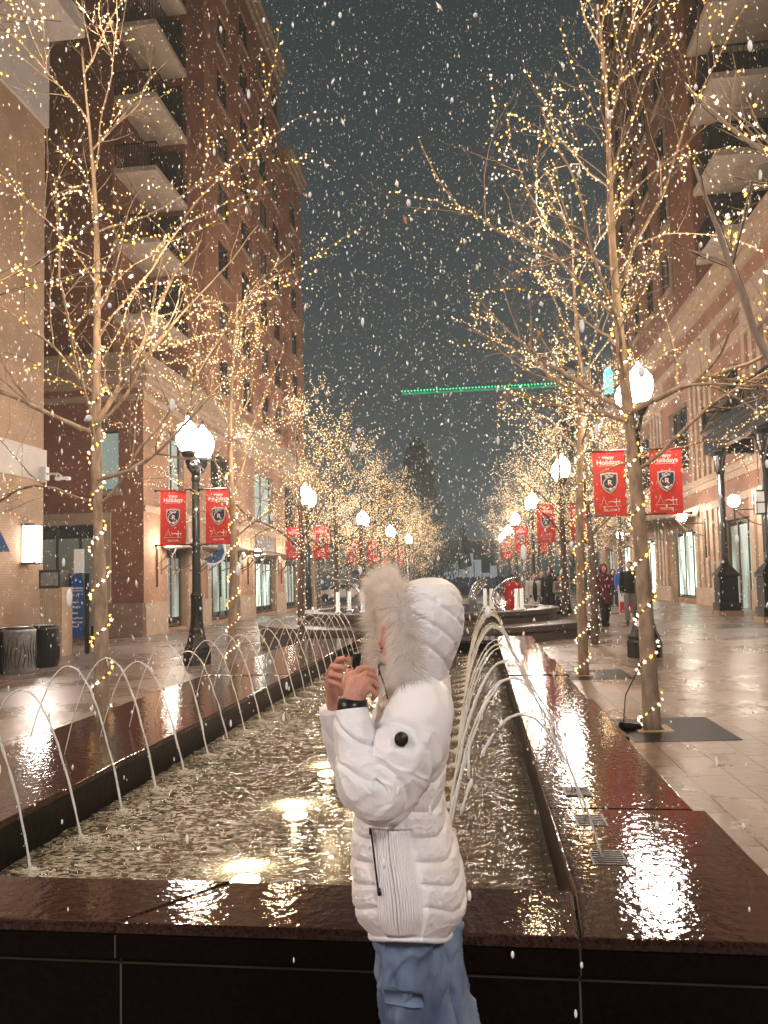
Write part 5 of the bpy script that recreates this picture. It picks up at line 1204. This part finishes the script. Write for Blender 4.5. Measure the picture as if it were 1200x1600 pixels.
    if hood:
        # open the hood over the face
        me = o.data; bmv = [i for i, v in enumerate(me.vertices) if v.co.y < -.055 and 1.53 < v.co.z < 1.70 and abs(v.co.x) < .075]
        for i in bmv: me.vertices[i].co.y = -.055 + (me.vertices[i].co.y + .055) * .05
        m = MB(); m.ellip((0, -.045, 1.61), (.066, .06, .085), 12, 8); m.ellip((0, -.11, 1.60), (.012, .018, .018), 6, 5); m.build('face', 'skin', t, True)
    else:
        m = MB(); m.ellip((0, .012, 1.645), (.086, .10, .098), 14, 10); remesh(m.build('hair', hair, t), .014, 1)
    return t
def at_feet(u, v, dv=0): p = G(u, v); return (p.x, p.y, gz(p.x))
person(at_feet(946, 978), 8, 'coat_burgundy', 'trouser_dark', 'person walking in a dark hooded coat with burgundy sleeves, ripped dark trousers', hood=True, long=True, stride=.2, arms='front', H=1.80)
person(at_feet(987, 974), -12, 'coat_black', 'trouser_grey', 'person in a black jacket and grey trousers walking beside the right lamp post', stride=.12, H=1.86)
person((P(801, 900, 24.5).x, 24.5, gz(1)), 160, 'coat_red', 'trouser_dark', 'person in a bright red coat behind the round basin', hood=False, long=True, arms='raised', H=1.66)
person((P(833, 900, 26.2).x, 26.2, gz(2)), 20, 'coat_white', 'trouser_dark', 'person in an open white coat over black clothes behind the round basin', long=True, H=1.66, front='coat_black')
person((P(858, 900, 25.5).x, 25.5, gz(2)), -30, 'coat_black', 'trouser_dark', 'person in black with a hood up, between the white coat and the grey jacket', hood=True, H=1.78)
person((P(874, 900, 24.3).x, 24.3, gz(2.4)), 40, 'coat_grey', 'trouser_dark', 'person in a light grey jacket and dark cap left of the second right lamp', arms='front', H=1.62)
person((P(958, 900, 37).x, 37, gz(5)), 0, 'coat_navy', 'trouser_dark', 'person in a dark blue coat far off near the shop canopies', hood=True, H=1.72)
person((P(969, 900, 35).x, 35, gz(5)), 20, 'coat_blue', 'trouser_dark', 'person in a vivid blue hooded jacket far off near the shops', hood=True, H=1.74)
person((P(845, 900, 27.5).x, 27.5, gz(2)), 10, 'coat_navy', 'trouser_dark', 'person in dark navy standing behind the white coat and the black hood', hair='hair_dark', H=1.76)
person((P(577, 900, 22.2).x, 21.0, gz(-3) + .0), 80, 'coat_black', 'trouser_dark', 'person in black mostly hidden behind the white fur hood', arms='raised', H=1.84)
p = G(979, 962); ab = empty('sandwich_board', p); tag(ab, 'small white and red sandwich board in front of the shops', 'sign')
m = MB(); m.box(-.25, .25, -.03, .03, .05, 1.1); m.build('board', 'white_paint', ab); m = MB(); m.box(-.22, .22, -.036, -.031, .1, .5); m.build('red_field', 'coat_red', ab)
# the far crowd
cm = MB(); rc = random.Random(8)
for k in range(170):
    y = rc.uniform(68, 105); x = rc.uniform(-7.5, 3.2); h = rc.uniform(1.5, 1.85)
    caps(cm, (x, y, .1), (x, y, .85), .09, .14, 6); caps(cm, (x, y, .85), (x, y, h - .38), .19, .17, 6); cm.ellip((x, y, h - .12), (.1, .1, .13), 6, 5)
    caps(cm, (x - .22, y, .85), (x - .2, y, h - .4), .05, .07, 5); caps(cm, (x + .22, y, .85), (x + .2, y, h - .4), .05, .07, 5)
tag(cm.build('crowd', 'coat_navy', None, True), 'dense crowd of dark figures at the far end of the street', 'crowd', kind='stuff')

# ================================================================== SNOW AND AIR
def snow(name, n, y0, y1, s0, s1, sd, label, pw=1.0):
    rnd = random.Random(sd); m = MB()
    for k in range(n):
        y = y0 + (y1 - y0) * rnd.random() ** pw; x = y * rnd.uniform(-.75, .52) + rnd.uniform(-.4, .4); z = rnd.uniform(-.1 if y > 3 else .75, min(1.6 + .85 * y + .6, 40))
        if z < .3 or (y < 15 and z < .55): continue
        a_ = rnd.uniform(.7, 1.1); s = rnd.uniform(s0, s1) * (1 + .5 * (rnd.random() < .07)); L = s * rnd.uniform(1.2, 3.6); tx = rnd.gauss(.10, .22)
        e = [Vector((s, 0, 0)), Vector((0, s, 0))]
        q = Vector((x, y, z)); d = Vector((tx, rnd.gauss(0, .1), -1)).normalized() * L
        a, b_ = rnd.uniform(.7, 1.2), rnd.uniform(.7, 1.2)
        if y1 < 4: m.ellip(q, (s * a_, s * a_, L * .8), 8, 6); continue
        m.add([q - d, q + e[0] * a - d * .2, q + e[1] * b_ - d * .1, q - e[0] * b_ + d * .15, q - e[1] * a, q + d], [(0, 1, 2), (0, 2, 3), (0, 3, 4), (0, 4, 1), (5, 2, 1), (5, 3, 2), (5, 4, 3), (5, 1, 4)])
    return tag(m.build(name, 'snow', None, True), label, 'snow', kind='stuff')
snow('falling_snow', 380, 1.0, 3.2, .0016, .0036, 1, 'snowflakes falling close to the viewer')
snow('falling_snow', 40, 1.3, 2.8, .0040, .0068, 5, 'large wet snowflakes drifting closest to the viewer')
snow('falling_snow', 9500, 3.0, 16, .0038, .0085, 2, 'snowflakes falling over the pool and trees', .62)
snow('falling_snow', 26000, 14, 50, .009, .018, 3, 'snowflakes falling far down the street', .6)
def hazebox():
    m = MB(); m.box(-60, 70, -20, 200, -3, 55); o = m.build('haze', 'snow'); m_ = bpy.data.materials.new('haze_air'); m_.use_nodes = True; n = m_.node_tree; n.nodes.remove(n.nodes['Principled BSDF'])
    v = n.nodes.new('ShaderNodeVolumePrincipled'); v.inputs['Color'].default_value = (.86, .93, .95, 1); v.inputs['Density'].default_value = HAZE; v.inputs['Anisotropy'].default_value = .3
    n.links.new(v.outputs[0], n.nodes['Material Output'].inputs['Volume']); o.data.materials.clear(); o.data.materials.append(m_); tag(o, kind='stuff')
HAZE = .0016
hazebox()
# ================================================================== THE WOMAN IN THE WHITE JACKET
W0 = 1.95
wp = P(645, 900, W0); wg = gz(wp.x)
wo = empty('person', (wp.x, W0, wg))
tag(wo, 'person in a white fur-trimmed hooded jacket and loose jeans at the pool, hands raised', 'person')
OFF = Vector((wp.x, W0, wg))
def w(u, v, y=W0): return P(u, v, y) - OFF
def wbuild(mb, name, mats, smooth=True, parent=None):
    return mb.build(name, mats, parent or wo, smooth)
# --- body: head, neck, trunk, legs, arms and hands as one surface
bd = MB()
hc = w(653, 985)
bd.ellip(hc, (.092, .076, .118), 20, 14)
caps(bd, w(607, 1008), w(603, 1015), .017, .015); caps(bd, w(612, 1030), w(640, 1035), .022, .03)      # jaw, chin
caps(bd, w(601, 996), w(596.5, 1004), .009, .011, 8)                                                  # nose
caps(bd, w(606, 975), w(605, 985), .016, .014)
for s in (-1, 1): bd.ellip(hc + Vector((.0, s * .076, -.005)), (.022, .012, .032), 8, 6)
caps(bd, w(655, 1020), w(655, 1075), .055, .06)
caps(bd, w(645, 1140), w(632, 1250), .075, .075); caps(bd, w(650, 1115, 1.84), w(650, 1115, 2.06), .05, .05); caps(bd, w(632, 1250), w(642, 1370), .09, .085)
ank = [Vector((-.03, -.08, .08)), Vector((.13, .10, .08))]
kn = [w(640, 1600, 1.88) - Vector((0, 0, .02)), w(690, 1600, 2.02)]
hp = [w(645, 1420, 1.88), w(665, 1420, 2.02)]
for a, b_, c_ in zip(hp, kn, ank):
    caps(bd, a, b_, .062, .052); caps(bd, b_, c_, .05, .04); caps(bd, c_ + Vector((.03, 0, -.04)), c_ + Vector((-.14, 0, -.045)), .04, .032)
SH_N, EL_N, WR_N = w(655, 1120, 1.80), w(578, 1230, 1.708), w(551, 1100, 1.74)
SH_F, EL_F, WR_F = w(655, 1118, 2.09), w(572, 1212, 2.155), w(524, 1098, 2.07)
for a, b_, c_ in ((SH_N, EL_N, WR_N), (SH_F, EL_F, WR_F)): caps(bd, a, b_, .034, .03); caps(bd, b_, c_, .03, .027)
def chain(pts, r0, r1):
    for i in range(len(pts) - 1):
        t0 = i / (len(pts) - 1); t1 = (i + 1) / (len(pts) - 1); caps(bd, pts[i], pts[i + 1], r0 + (r1 - r0) * t0, r0 + (r1 - r0) * t1, 10)
# near hand: back of the hand towards us, four fingers curling away to the right, thumb up
caps(bd, WR_N, w(556, 1074, 1.755), .026, .027); caps(bd, w(550, 1080, 1.765), w(553, 1060, 1.78), .02, .019); caps(bd, w(560, 1082, 1.745), w(568, 1066, 1.75), .022, .019)
chain([w(551, 1062, 1.785), w(560, 1046, 1.80), w(574, 1043, 1.815), w(583, 1050, 1.82)], 0.0090, 0.0069)
chain([w(560, 1062, 1.765), w(573, 1052, 1.775), w(585, 1057, 1.79), w(587, 1068, 1.80)], 0.0093, 0.0070)
chain([w(566, 1069, 1.75), w(579, 1063, 1.755), w(589, 1071, 1.765), w(587, 1081, 1.775)], 0.0088, 0.0067)
chain([w(568, 1079, 1.742), w(579, 1077, 1.742), w(587, 1084, 1.75), w(583, 1092, 1.755)], 0.0077, 0.0062)
chain([w(547, 1086, 1.77), w(540, 1072, 1.79), w(541, 1058, 1.82), w(548, 1046, 1.86)], 0.0108, 0.0079)
# far hand: knuckles to the left, fingers wrapped round the little tube
caps(bd, WR_F, w(523, 1074, 2.03), .024, .026); caps(bd, w(520, 1072, 2.02), w(523, 1050, 2.01), .023, .02)
chain([w(520, 1047, 1.995), w(529, 1031, 1.97), w(543, 1028, 1.955), w(553, 1037, 1.955)], 0.0090, 0.0070)
chain([w(514, 1054, 1.99), w(520, 1041, 1.955), w(537, 1043, 1.94), w(549, 1054, 1.95)], 0.0093, 0.0072)
chain([w(513, 1064, 1.985), w(517, 1053, 1.95), w(533, 1057, 1.935), w(545, 1067, 1.945)], 0.0089, 0.0070)
chain([w(515, 1074, 1.985), w(517, 1065, 1.955), w(530, 1070, 1.94), w(539, 1079, 1.95)], 0.0081, 0.0065)
chain([w(529, 1078, 2.02), w(540, 1066, 2.0), w(548, 1052, 1.985), w(553, 1042, 1.975)], 0.0103, 0.0079)
remesh(wbuild(bd, 'body', 'skin'), .0025, 2)
m = MB(); m.ellip(w(597.5, 1012.5), (.007, .016, .0045), 8, 6); m.ellip(w(598, 1018), (.0075, .015, .005), 8, 6); wbuild(m, 'lips', 'lips')
m = MB(); m.ellip(hc + Vector((.022, 0, .022)), (.080, .078, .105), 18, 12); caps(m, w(652, 1000), w(650, 1060), .055, .05); wbuild(m, 'hair', 'hair_dark')
m = MB()
for p_, d_ in ((w(583.5, 1048, 1.822), (.3, -.5, .6)), (w(586.5, 1057.5, 1.79), (.6, -.6, .4)), (w(546, 1044, 1.852), (-.6, -.5, .4)), (w(541, 1025.5, 1.952), (-.1, -.5, .8))):
    m.ellip(p_, (.0045, .0035, .0055), 8, 6)
wbuild(m, 'nails', 'coat_burgundy')
# little black tube held between the fingers
tb = empty('lipstick_tube', P(556, 1036, 1.945)); tag(tb, 'small black cylindrical tube pinched in the raised far hand', 'lipstick')
m = MB(); m.tube([(-.002, 0, -.028), (.004, 0, .02), (.0045, 0, .0245)], [.0105, .0105, .009], 16); m.build('cap', 'black_rubber', tb, True)
m = MB(); m.tube([(-.006, 0, -.05), (-.002, 0, -.029)], .0085, 16); m.build('barrel', 'silver', tb, True)

# --- jacket shell --------------------------------------------------------------------
rows = [(1058, 604, 700, .105), (1075, 600, 702, .15), (1090, 594, 703, .195), (1110, 588, 703, .21), (1140, 583, 702, .20), (1170, 578, 699, .19), (1205, 572, 694, .18), (1240, 565, 692, .175), (1262, 560, 694, .175),
        (1290, 555, 702, .18), (1320, 553.5, 712, .19), (1350, 555, 720, .20), (1375, 556, 725, .205), (1400, 558, 727, .208), (1412, 561, 725, .207), (1424, 568, 719, .203), (1434, 577, 711, .199), (1440, 584, 705, .196)]
V = [r[0] for r in rows]
def shell(v0, v1, nv, nt, fn):
    rings = []
    for j in range(nv + 1):
        v = v0 + (v1 - v0) * j / nv; a = w(interp(v, V, [r[1] for r in rows]), v); b_ = w(interp(v, V, [r[2] for r in rows]), v); hy = interp(v, V, [r[3] for r in rows])
        cx_, rx = (a.x + b_.x) / 2, (b_.x - a.x) / 2; ring = []
        for k in range(nt):
            t = 2 * math.pi * k / nt; ct, st = math.cos(t), math.sin(t); e_ = .86
            X_ = math.copysign(abs(ct) ** e_, ct); Y_ = math.copysign(abs(st) ** e_, st)
            d = fn(v, t)
            ring.append((cx_ + (rx + d) * X_, (hy + d) * Y_, a.z))
        rings.append(ring)
    return rings
def seamdist(v, t):
    """distance in px to the nearest sewn line; t=0 back (+X), pi front, 3pi/2 towards us"""
    a = abs(((t - 1.5 * math.pi + math.pi) % (2 * math.pi)) - math.pi)      # 0 = side facing the camera
    back = math.cos(t) > 0
    best = 99
    for s in (1150, 1195, 1238, 1275, 1312, 1350, 1392, 1446):
        sv = s + (14 * (1 - abs(1 - min(a, 1.9) / .95)) if back else 8 * a) - (0 if not back else 6)
        best = min(best, abs(v - sv))
    return best, a
def puff(v, t):
    b_, a = seamdist(v, t)
    k = .0100 * min(1, b_ / 9) ** .5 - .007
    k += .0010 * math.sin(t * 46 + 5 * noise.noise(Vector((t * 4, v * .03, 8)))) * math.exp(-b_ / 5) * (.5 + noise.noise(Vector((t * 6, v * .06, 2))))
    pan = 1 - sstep(.30, .36, a) if v > 1260 else 0                          # flat knitted side panel
    wr = .0022 * noise.noise(Vector((t * 5, v * .045, 1))) + .0016 * noise.noise(Vector((t * 14, v * .09, 5))) + .0018 * (1 - min(1, abs(noise.noise(Vector((t * 3 + v * .02, v * .05, 4)))) * 6))
    return (k + wr) * (1 - pan) - .004 * pan
m = MB(); rg = shell(1058, 1440, 290, 260, puff)
# rounded hem turned under, dipping lowest in the middle of the side
def hemdip(ring):
    return ring
last = rg[-1]; cxx = sum(p[0] for p in last) / len(last)
for k, (sh, dz) in enumerate(((.995, .006), (.975, .011), (.94, .012), (.93, .0), (.93, -.03))):
    rg.append([(cxx + (p[0] - cxx) * sh, p[1] * sh, p[2] - dz) for p in last])
for j, ring in enumerate(rg):
    f = sstep(152, 290, j) if j < 291 else 1
    rg[j] = [(p[0], p[1], p[2] + f * .052 * min(1, abs(p[1]) / .19) ** 2) for p in ring]
hem_ring = [Vector(p) for p in rg[-5]]
m.ring_loft(rg, cap=False); jk = wbuild(m, 'jacket', 'jacket')
m = MB(); m.tube(hem_ring + hem_ring[:2], .0052, 8, cap=False); wbuild(m, 'hem', 'jacket', parent=jk)
# knit panel ribs
m = MB()
nr = 17
for i in range(nr):
    u_ = -.34 + .68 * (i + .5) / nr; pts = []
    for j in range(40):
        v = 1262 + (1438 - 1262) * j / 39; a = w(interp(v, V, [r[1] for r in rows]), v); b_ = w(interp(v, V, [r[2] for r in rows]), v); hy = interp(v, V, [r[3] for r in rows])
        t = 1.5 * math.pi + u_ * .98 + .06; ct, st = math.cos(t), math.sin(t); e_ = .86; cx_, rx = (a.x + b_.x) / 2, (b_.x - a.x) / 2
        f = sstep(152, 290, (v - 1058) / 382 * 290)
        pts.append((cx_ + (rx - .002) * math.copysign(abs(ct) ** e_, ct) - .012, (hy - .0015) * math.copysign(abs(st) ** e_, st), a.z + f * .052 * min(1, abs((hy - .0015) * abs(st) ** e_) / .19) ** 2))
    m.tube(pts, .0030, 6)
wbuild(m, 'knit_panel', 'jacket_knit', parent=jk)
# pocket zip
def onshell(u, v, out=.002):
    a = w(interp(v, V, [r[1] for r in rows]), v); b_ = w(interp(v, V, [r[2] for r in rows]), v); hy = interp(v, V, [r[3] for r in rows]); cx_, rx = (a.x + b_.x) / 2, (b_.x - a.x) / 2
    # near side of the shell: find the y by marching
    y = -hy
    for _ in range(6):
        x = w(u, v, W0 + y).x; q = max(-1, min(1, (x - cx_) / rx)); ct = math.copysign(abs(q) ** (1 / .86), q); y = -hy * (1 - ct * ct) ** (.43)
    return Vector((w(u, v, W0 + y).x, y - out, w(u, v, W0 + y).z))
m = MB(); m.tube([onshell(580 + 11 * k / 10, 1296 + 92 * k / 10, .004) for k in range(11)], .0022, 6); zp = wbuild(m, 'zip', 'black_rubber', parent=jk)
m = MB(); m.tube([onshell(592, 1386, .007), onshell(594, 1397, .007)], [.004, .005], 8); m.tube([onshell(579, 1292, .006), onshell(580, 1302, .008)], [.003, .004], 8); wbuild(m, 'zip_pull', 'black_rubber', parent=jk)
# --- sleeves
def sleeve(path, rads, puffs, name, off=0):
    P_ = [Vector(p) for p in path]; out = []; rr = []; n = len(P_)
    for i in range(n - 1):
        p0 = P_[max(0, i - 1)]; p1 = P_[i]; p2 = P_[i + 1]; p3 = P_[min(n - 1, i + 2)]
        for k in range(46):
            t = k / 46; out.append(.5 * ((2 * p1) + (p2 - p0) * t + (2 * p0 - 5 * p1 + 4 * p2 - p3) * t * t + (3 * p1 - p0 - 3 * p2 + p3) * t ** 3)); rr.append(rads[i] + (rads[i + 1] - rads[i]) * t)
    out.append(P_[-1]); rr.append(rads[-1]); m = MB(); N_ = len(out); nt_ = 130; up = Vector((0, -1, 0)); rings = []
    L = 0; Ls = [0]
    for i in range(1, N_): L += (out[i] - out[i - 1]).length; Ls.append(L)
    for i, p in enumerate(out):
        d = (out[min(i + 1, N_ - 1)] - out[max(0, i - 1)]).normalized(); a = (up - d * up.dot(d)).normalized(); b_ = d.cross(a); up = a; ring = []
        for k in range(nt_):
            t = 2 * math.pi * k / nt_; s_ = Ls[i] + .045 * math.cos(t - .9) + off
            ph = (s_ / puffs) % 1; dd = min(ph, 1 - ph) * puffs; q = .0105 * min(1, dd / .013) ** .5 - .007
            q += .0011 * math.sin(t * 24 + 5 * noise.noise(Vector((t * 2, Ls[i] * 20, 8)))) * math.exp(-dd / .008) * (.6 + noise.noise(Vector((t * 2, Ls[i] * 30, 2))))
            q += .003 * noise.noise(Vector((Ls[i] * 22, t * 1.8, off))) + .0035 * noise.noise(Vector((Ls[i] * 40, t * 1.1, off + 3))) * (1 if .12 < Ls[i] / L < .7 else .5)
            q += .0030 * (1 - min(1, abs(noise.noise(Vector((Ls[i] * 26 + .5 * math.sin(t), t * 1.3, off + 8)))) * 5)) * sstep(.18, .3, Ls[i] / L) * (1 - sstep(.7, .9, Ls[i] / L))
            ring.append(p + (a * math.cos(t) + b_ * math.sin(t)) * (rr[i] + q * min(1, (L - Ls[i]) / .03)))
        rings.append(ring)
    m.ring_loft(rings); return wbuild(m, name, 'jacket', parent=jk)
sleeve([w(668, 1098, 1.86), w(657, 1112, 1.80), w(640, 1160, 1.755), w(618, 1205, 1.735), w(595, 1240, 1.715), w(570, 1222, 1.705), w(560, 1185, 1.72), w(553, 1145, 1.73), w(549, 1108, 1.74)],
       [.055, .076, .080, .076, .063, .056, .047, .043, .037], .088, 'sleeve', .0)
sleeve([w(655, 1100, 2.04), w(648, 1120, 2.10), w(610, 1175, 2.15), w(575, 1215, 2.16), w(548, 1190, 2.14), w(535, 1150, 2.10), w(522, 1105, 2.07)], [.06, .075, .07, .062, .052, .047, .042], .09, 'sleeve', .5)
# black elastic band round the near wrist
m = MB(); m.tube([w(550, 1112, 1.74), w(549.5, 1110, 1.74), w(551, 1092, 1.742), w(551.2, 1090.5, 1.742)], [.030, .034, .033, .029], 24); wbuild(m, 'wristband', 'black_rubber')
# round black badge on the sleeve
bp = w(627, 1155, 1.668); bg_ = MB(); d = Vector((.06, -1, .06)).normalized(); q = d.orthogonal()
bg_.tube([bp + d * -.014, bp + d * .004, bp + d * .0055], [.0150, .0150, .0135], 28); ba = wbuild(bg_, 'badge', 'black_rubber', parent=jk)
bg_ = MB(); bg_.tube([bp + d * .005, bp + d * .0075, bp + d * .008], [.0095, .0092, .004], 24); wbuild(bg_, 'badge_ring', 'leather', parent=ba)
# --- hood
hrows = [(902.5, 668, 678, .006), (904, 655, 690, .03), (908, 642, 698, .052), (914, 628, 707, .075), (926, 618, 715, .097), (945, 612, 721, .113), (968, 610, 723, .120), (992, 610, 720, .122), (1015, 612, 712, .120), (1035, 612, 704, .114), (1055, 607, 699, .112), (1075, 600, 700, .125), (1095, 598, 702, .15)]
HV = [r[0] for r in hrows]; rings = []
for j in range(171):
    v = 902.5 + (1095 - 902.5) * (j / 170) ** 1.25; a = w(interp(v, HV, [r[1] for r in hrows]), v); b_ = w(interp(v, HV, [r[2] for r in hrows]), v); hy = interp(v, HV, [r[3] for r in hrows]); cx_, rx = (a.x + b_.x) / 2, (b_.x - a.x) / 2; ring = []
    for k in range(200):
        t = 2 * math.pi * k / 200; ct, st = math.cos(t), math.sin(t)
        ph = ((v + 22 * abs(st) - 30 * ct) / 34) % 1; dd = min(ph, 1 - ph); q = .0075 * min(1, dd / .2) ** .5 - .0045 + .0022 * noise.noise(Vector((ct * 3, st * 3, v * .03))) + .0012 * noise.noise(Vector((ct * 8, st * 8, v * .09)))
        q += .0012 * math.sin(t * 30 + 4 * noise.noise(Vector((ct * 4, st * 4, v * .04)))) * math.exp(-dd / .12) + .0022 * (1 - min(1, abs(noise.noise(Vector((ct * 2.5, st * 2.5, v * .028 + 5)))) * 6))
        if v < 925: q *= (v - 902.5) / 22.5
        # open towards the face: push the front in
        fx = 1 if ct > -.55 or v > 1060 else 1 - sstep(.55, .95, -ct) * .62 * (1 - sstep(1035, 1060, v)) * sstep(908, 930, v)
        ring.append((cx_ + (rx * fx + q) * ct, (hy + q) * st, a.z))
    rings.append(ring)
m = MB(); m.ring_loft(rings); hd = wbuild(m, 'hood', 'jacket')
# centre seam of the hood
m = MB(); m.tube([w(u, v, W0 - .0) for u, v in ((700, 909), (713, 920), (722, 945), (725, 968), (722, 992), (714, 1015), (706, 1035))], .0015, 5); wbuild(m, 'seam', 'jacket_knit', parent=hd)
# dark lining and drawstring under the chin
m = MB(); m.ellip(w(606, 1036), (.024, .05, .008), 14, 6); wbuild(m, 'collar_lining', 'black_rubber')
m = MB(); m.tube([w(592, 1040, 1.86), w(594, 1052, 1.85), w(600, 1068, 1.83), w(606, 1092, 1.81)], .0016, 6); m.tube([w(592.5, 1040, 1.86), w(592, 1056, 1.855)], .0016, 6); m.ellip(w(592, 1042, 1.86), (.003, .003, .007), 8, 6); m.ellip(w(603, 1078, 1.825), (.003, .003, .005), 8, 6); wbuild(m, 'drawstring', 'black_rubber')
# --- fur trim: thousands of fine locks round the opening
fp = []
ctrl = [(606, 916, 1.94), (618, 926, 1.88), (622, 950, 1.84), (629, 985, 1.82), (634, 1020, 1.80), (634, 1050, 1.80), (636, 1076, 1.82), (624, 1070, 1.86), (612, 1048, 1.93), (600, 1022, 1.99), (596, 990, 2.03), (594, 955, 2.04), (594, 930, 2.0), (599, 918, 1.97)]
C_ = [w(*c_) for c_ in ctrl]; nC = len(C_)
def ringpt(t):
    s_ = (t % 1) * nC; i = int(s_); f = s_ - i; p0, p1, p2, p3 = C_[i - 1], C_[i], C_[(i + 1) % nC], C_[(i + 2) % nC]
    return .5 * ((2 * p1) + (p2 - p0) * f + (2 * p0 - 5 * p1 + 4 * p2 - p3) * f * f + (3 * p1 - p0 - 3 * p2 + p3) * f ** 3)
m = MB(); core = [ringpt(k / 60) for k in range(61)]; m.tube(core, .023, 10); wbuild(m, 'fur_core', 'fur', parent=hd)
rnd = random.Random(77); m = MB(); cen = sum(C_, Vector((0, 0, 0))) / nC
for k in range(19000):
    t = rnd.random(); p = ringpt(t); tg = (ringpt(t + .004) - p).normalized(); outw = (p - cen); outw = (outw - tg * outw.dot(tg)).normalized()
    a = rnd.uniform(0, 6.283); b_ = tg.cross(outw); rd = outw * math.cos(a) + b_ * math.sin(a)
    if rd.dot(outw) < -.75: continue
    root = p + rd * .017; cl = noise.noise(root * 45); L = rnd.uniform(.030, .056) * (1 + .35 * cl) * (1.15 if rd.dot(outw) > .2 else .85)
    clump = Vector((noise.noise(root * 38), noise.noise(root * 38 + Vector((9, 0, 0))), noise.noise(root * 38 + Vector((0, 9, 0)))))
    d = (rd + clump * .75 + Vector((-.30, -.12, -.28)) + Vector((rnd.gauss(0, .14), rnd.gauss(0, .14), rnd.gauss(0, .14)))).normalized()
    wd = rnd.uniform(.00045, .00095); sd_ = d.cross(Vector((rnd.gauss(0, 1), rnd.gauss(0, 1), rnd.gauss(0, 1)))).normalized() * wd
    p1 = root + d * L * .5 + clump * .003; p2 = root + (d + clump * .35 + Vector((0, 0, -.22))).normalized() * L
    dark = 1 if (rnd.random() < .06 and rd.dot(outw) > .25 and p.y > -9 and p2.x > cen.x - .01) else 0
    o = len(m.v); m.v += [tuple(root - sd_), tuple(root + sd_), tuple(p1 + sd_ * .8), tuple(p1 - sd_ * .8), tuple(p2)]
    m.f += [(o, o + 1, o + 2, o + 3), (o + 3, o + 2, o + 4)]; m.m += [0, dark]
ft = wbuild(m, 'fur_trim', ['fur', 'fur_tip'], parent=hd)

# --- jeans
def leg(rows_, y_, hy, sd, name):
    VV = [r[0] for r in rows_]; rings = []
    nj = 240
    for j in range(nj + 1):
        z = None; v = rows_[0][0] + (rows_[-1][0] - rows_[0][0]) * j / nj
        a = w(interp(v, VV, [r[1] for r in rows_]), v, y_); b_ = w(interp(v, VV, [r[2] for r in rows_]), v, y_); cx_, rx = (a.x + b_.x) / 2, (b_.x - a.x) / 2; ring = []
        for k in range(120):
            t = 2 * math.pi * k / 120; f = .012 * math.sin(3 * t + v * .012 + sd) + .011 * (1 - min(1, abs(noise.noise(Vector((math.cos(t) * 1.6 + v * .012, math.sin(t) * 1.6, v * .010 + sd * 2)))) * 5)) + .004 * abs(math.sin(v * .035 + 2 * math.sin(t + sd))) + .009 * math.sin(7 * t + sd * 2 + v * .02) * sstep(1480, 1640, v) + .012 * noise.noise(Vector((math.cos(t) * 2.2 + v * .008, math.sin(t) * 2.2, v * .016 + sd))) + .006 * noise.noise(Vector((math.cos(t) * 4, math.sin(t) * 4 + v * .03, v * .03)))
            ring.append((cx_ + (rx + f) * math.cos(t), (y_ - W0) + (hy + f) * math.sin(t), a.z))
        rings.append(ring)
    m = MB(); m.ring_loft(rings); return wbuild(m, name, 'denim')
# pixel rows run below the frame down to the ankle
l1 = leg([(1405, 598, 684), (1450, 588, 688), (1500, 591, 690), (1540, 594, 692), (1600, 598, 700), (1700, 596, 706), (1900, 590, 712), (2060, 588, 712)], 1.885, .088, 1.0, 'jeans')
l2 = leg([(1405, 612, 700), (1460, 622, 714), (1500, 640, 718), (1540, 655, 730), (1600, 664, 750), (1700, 668, 762), (1900, 676, 776), (2000, 680, 782)], 2.04, .105, 4.0, 'jeans')
m = MB(); pts = [(600, 1546), (620, 1549), (642, 1552), (660, 1553), (662, 1574), (644, 1575), (620, 1571), (601, 1567)]
fr_ = [w(u, v, 1.771 + (.022 if u < 610 or u > 655 else 0)) for u, v in pts]; n = len(pts); m.v = [tuple(p) for p in fr_] + [(p.x, p.y + .05, p.z) for p in fr_]
m.f = [tuple(range(n)), tuple(range(2 * n - 1, n - 1, -1))] + [(i, (i + 1) % n, n + (i + 1) % n, n + i) for i in range(n)]; m.m = [0] * len(m.f); wbuild(m, 'pocket_flap', 'denim', parent=l1)
m = MB(); m.tube([w(632 + 1.5 * math.sin(k), 1458 + k * 9, 1.793) for k in range(10)], .0012, 4); wbuild(m, 'side_seam', 'trouser_blue', parent=l1)
m = MB()
for a in ank: caps(m, a + Vector((.03, 0, -.035)), a + Vector((-.15, 0, -.04)), .05, .04, 12)
wbuild(m, 'shoes', 'white_paint')
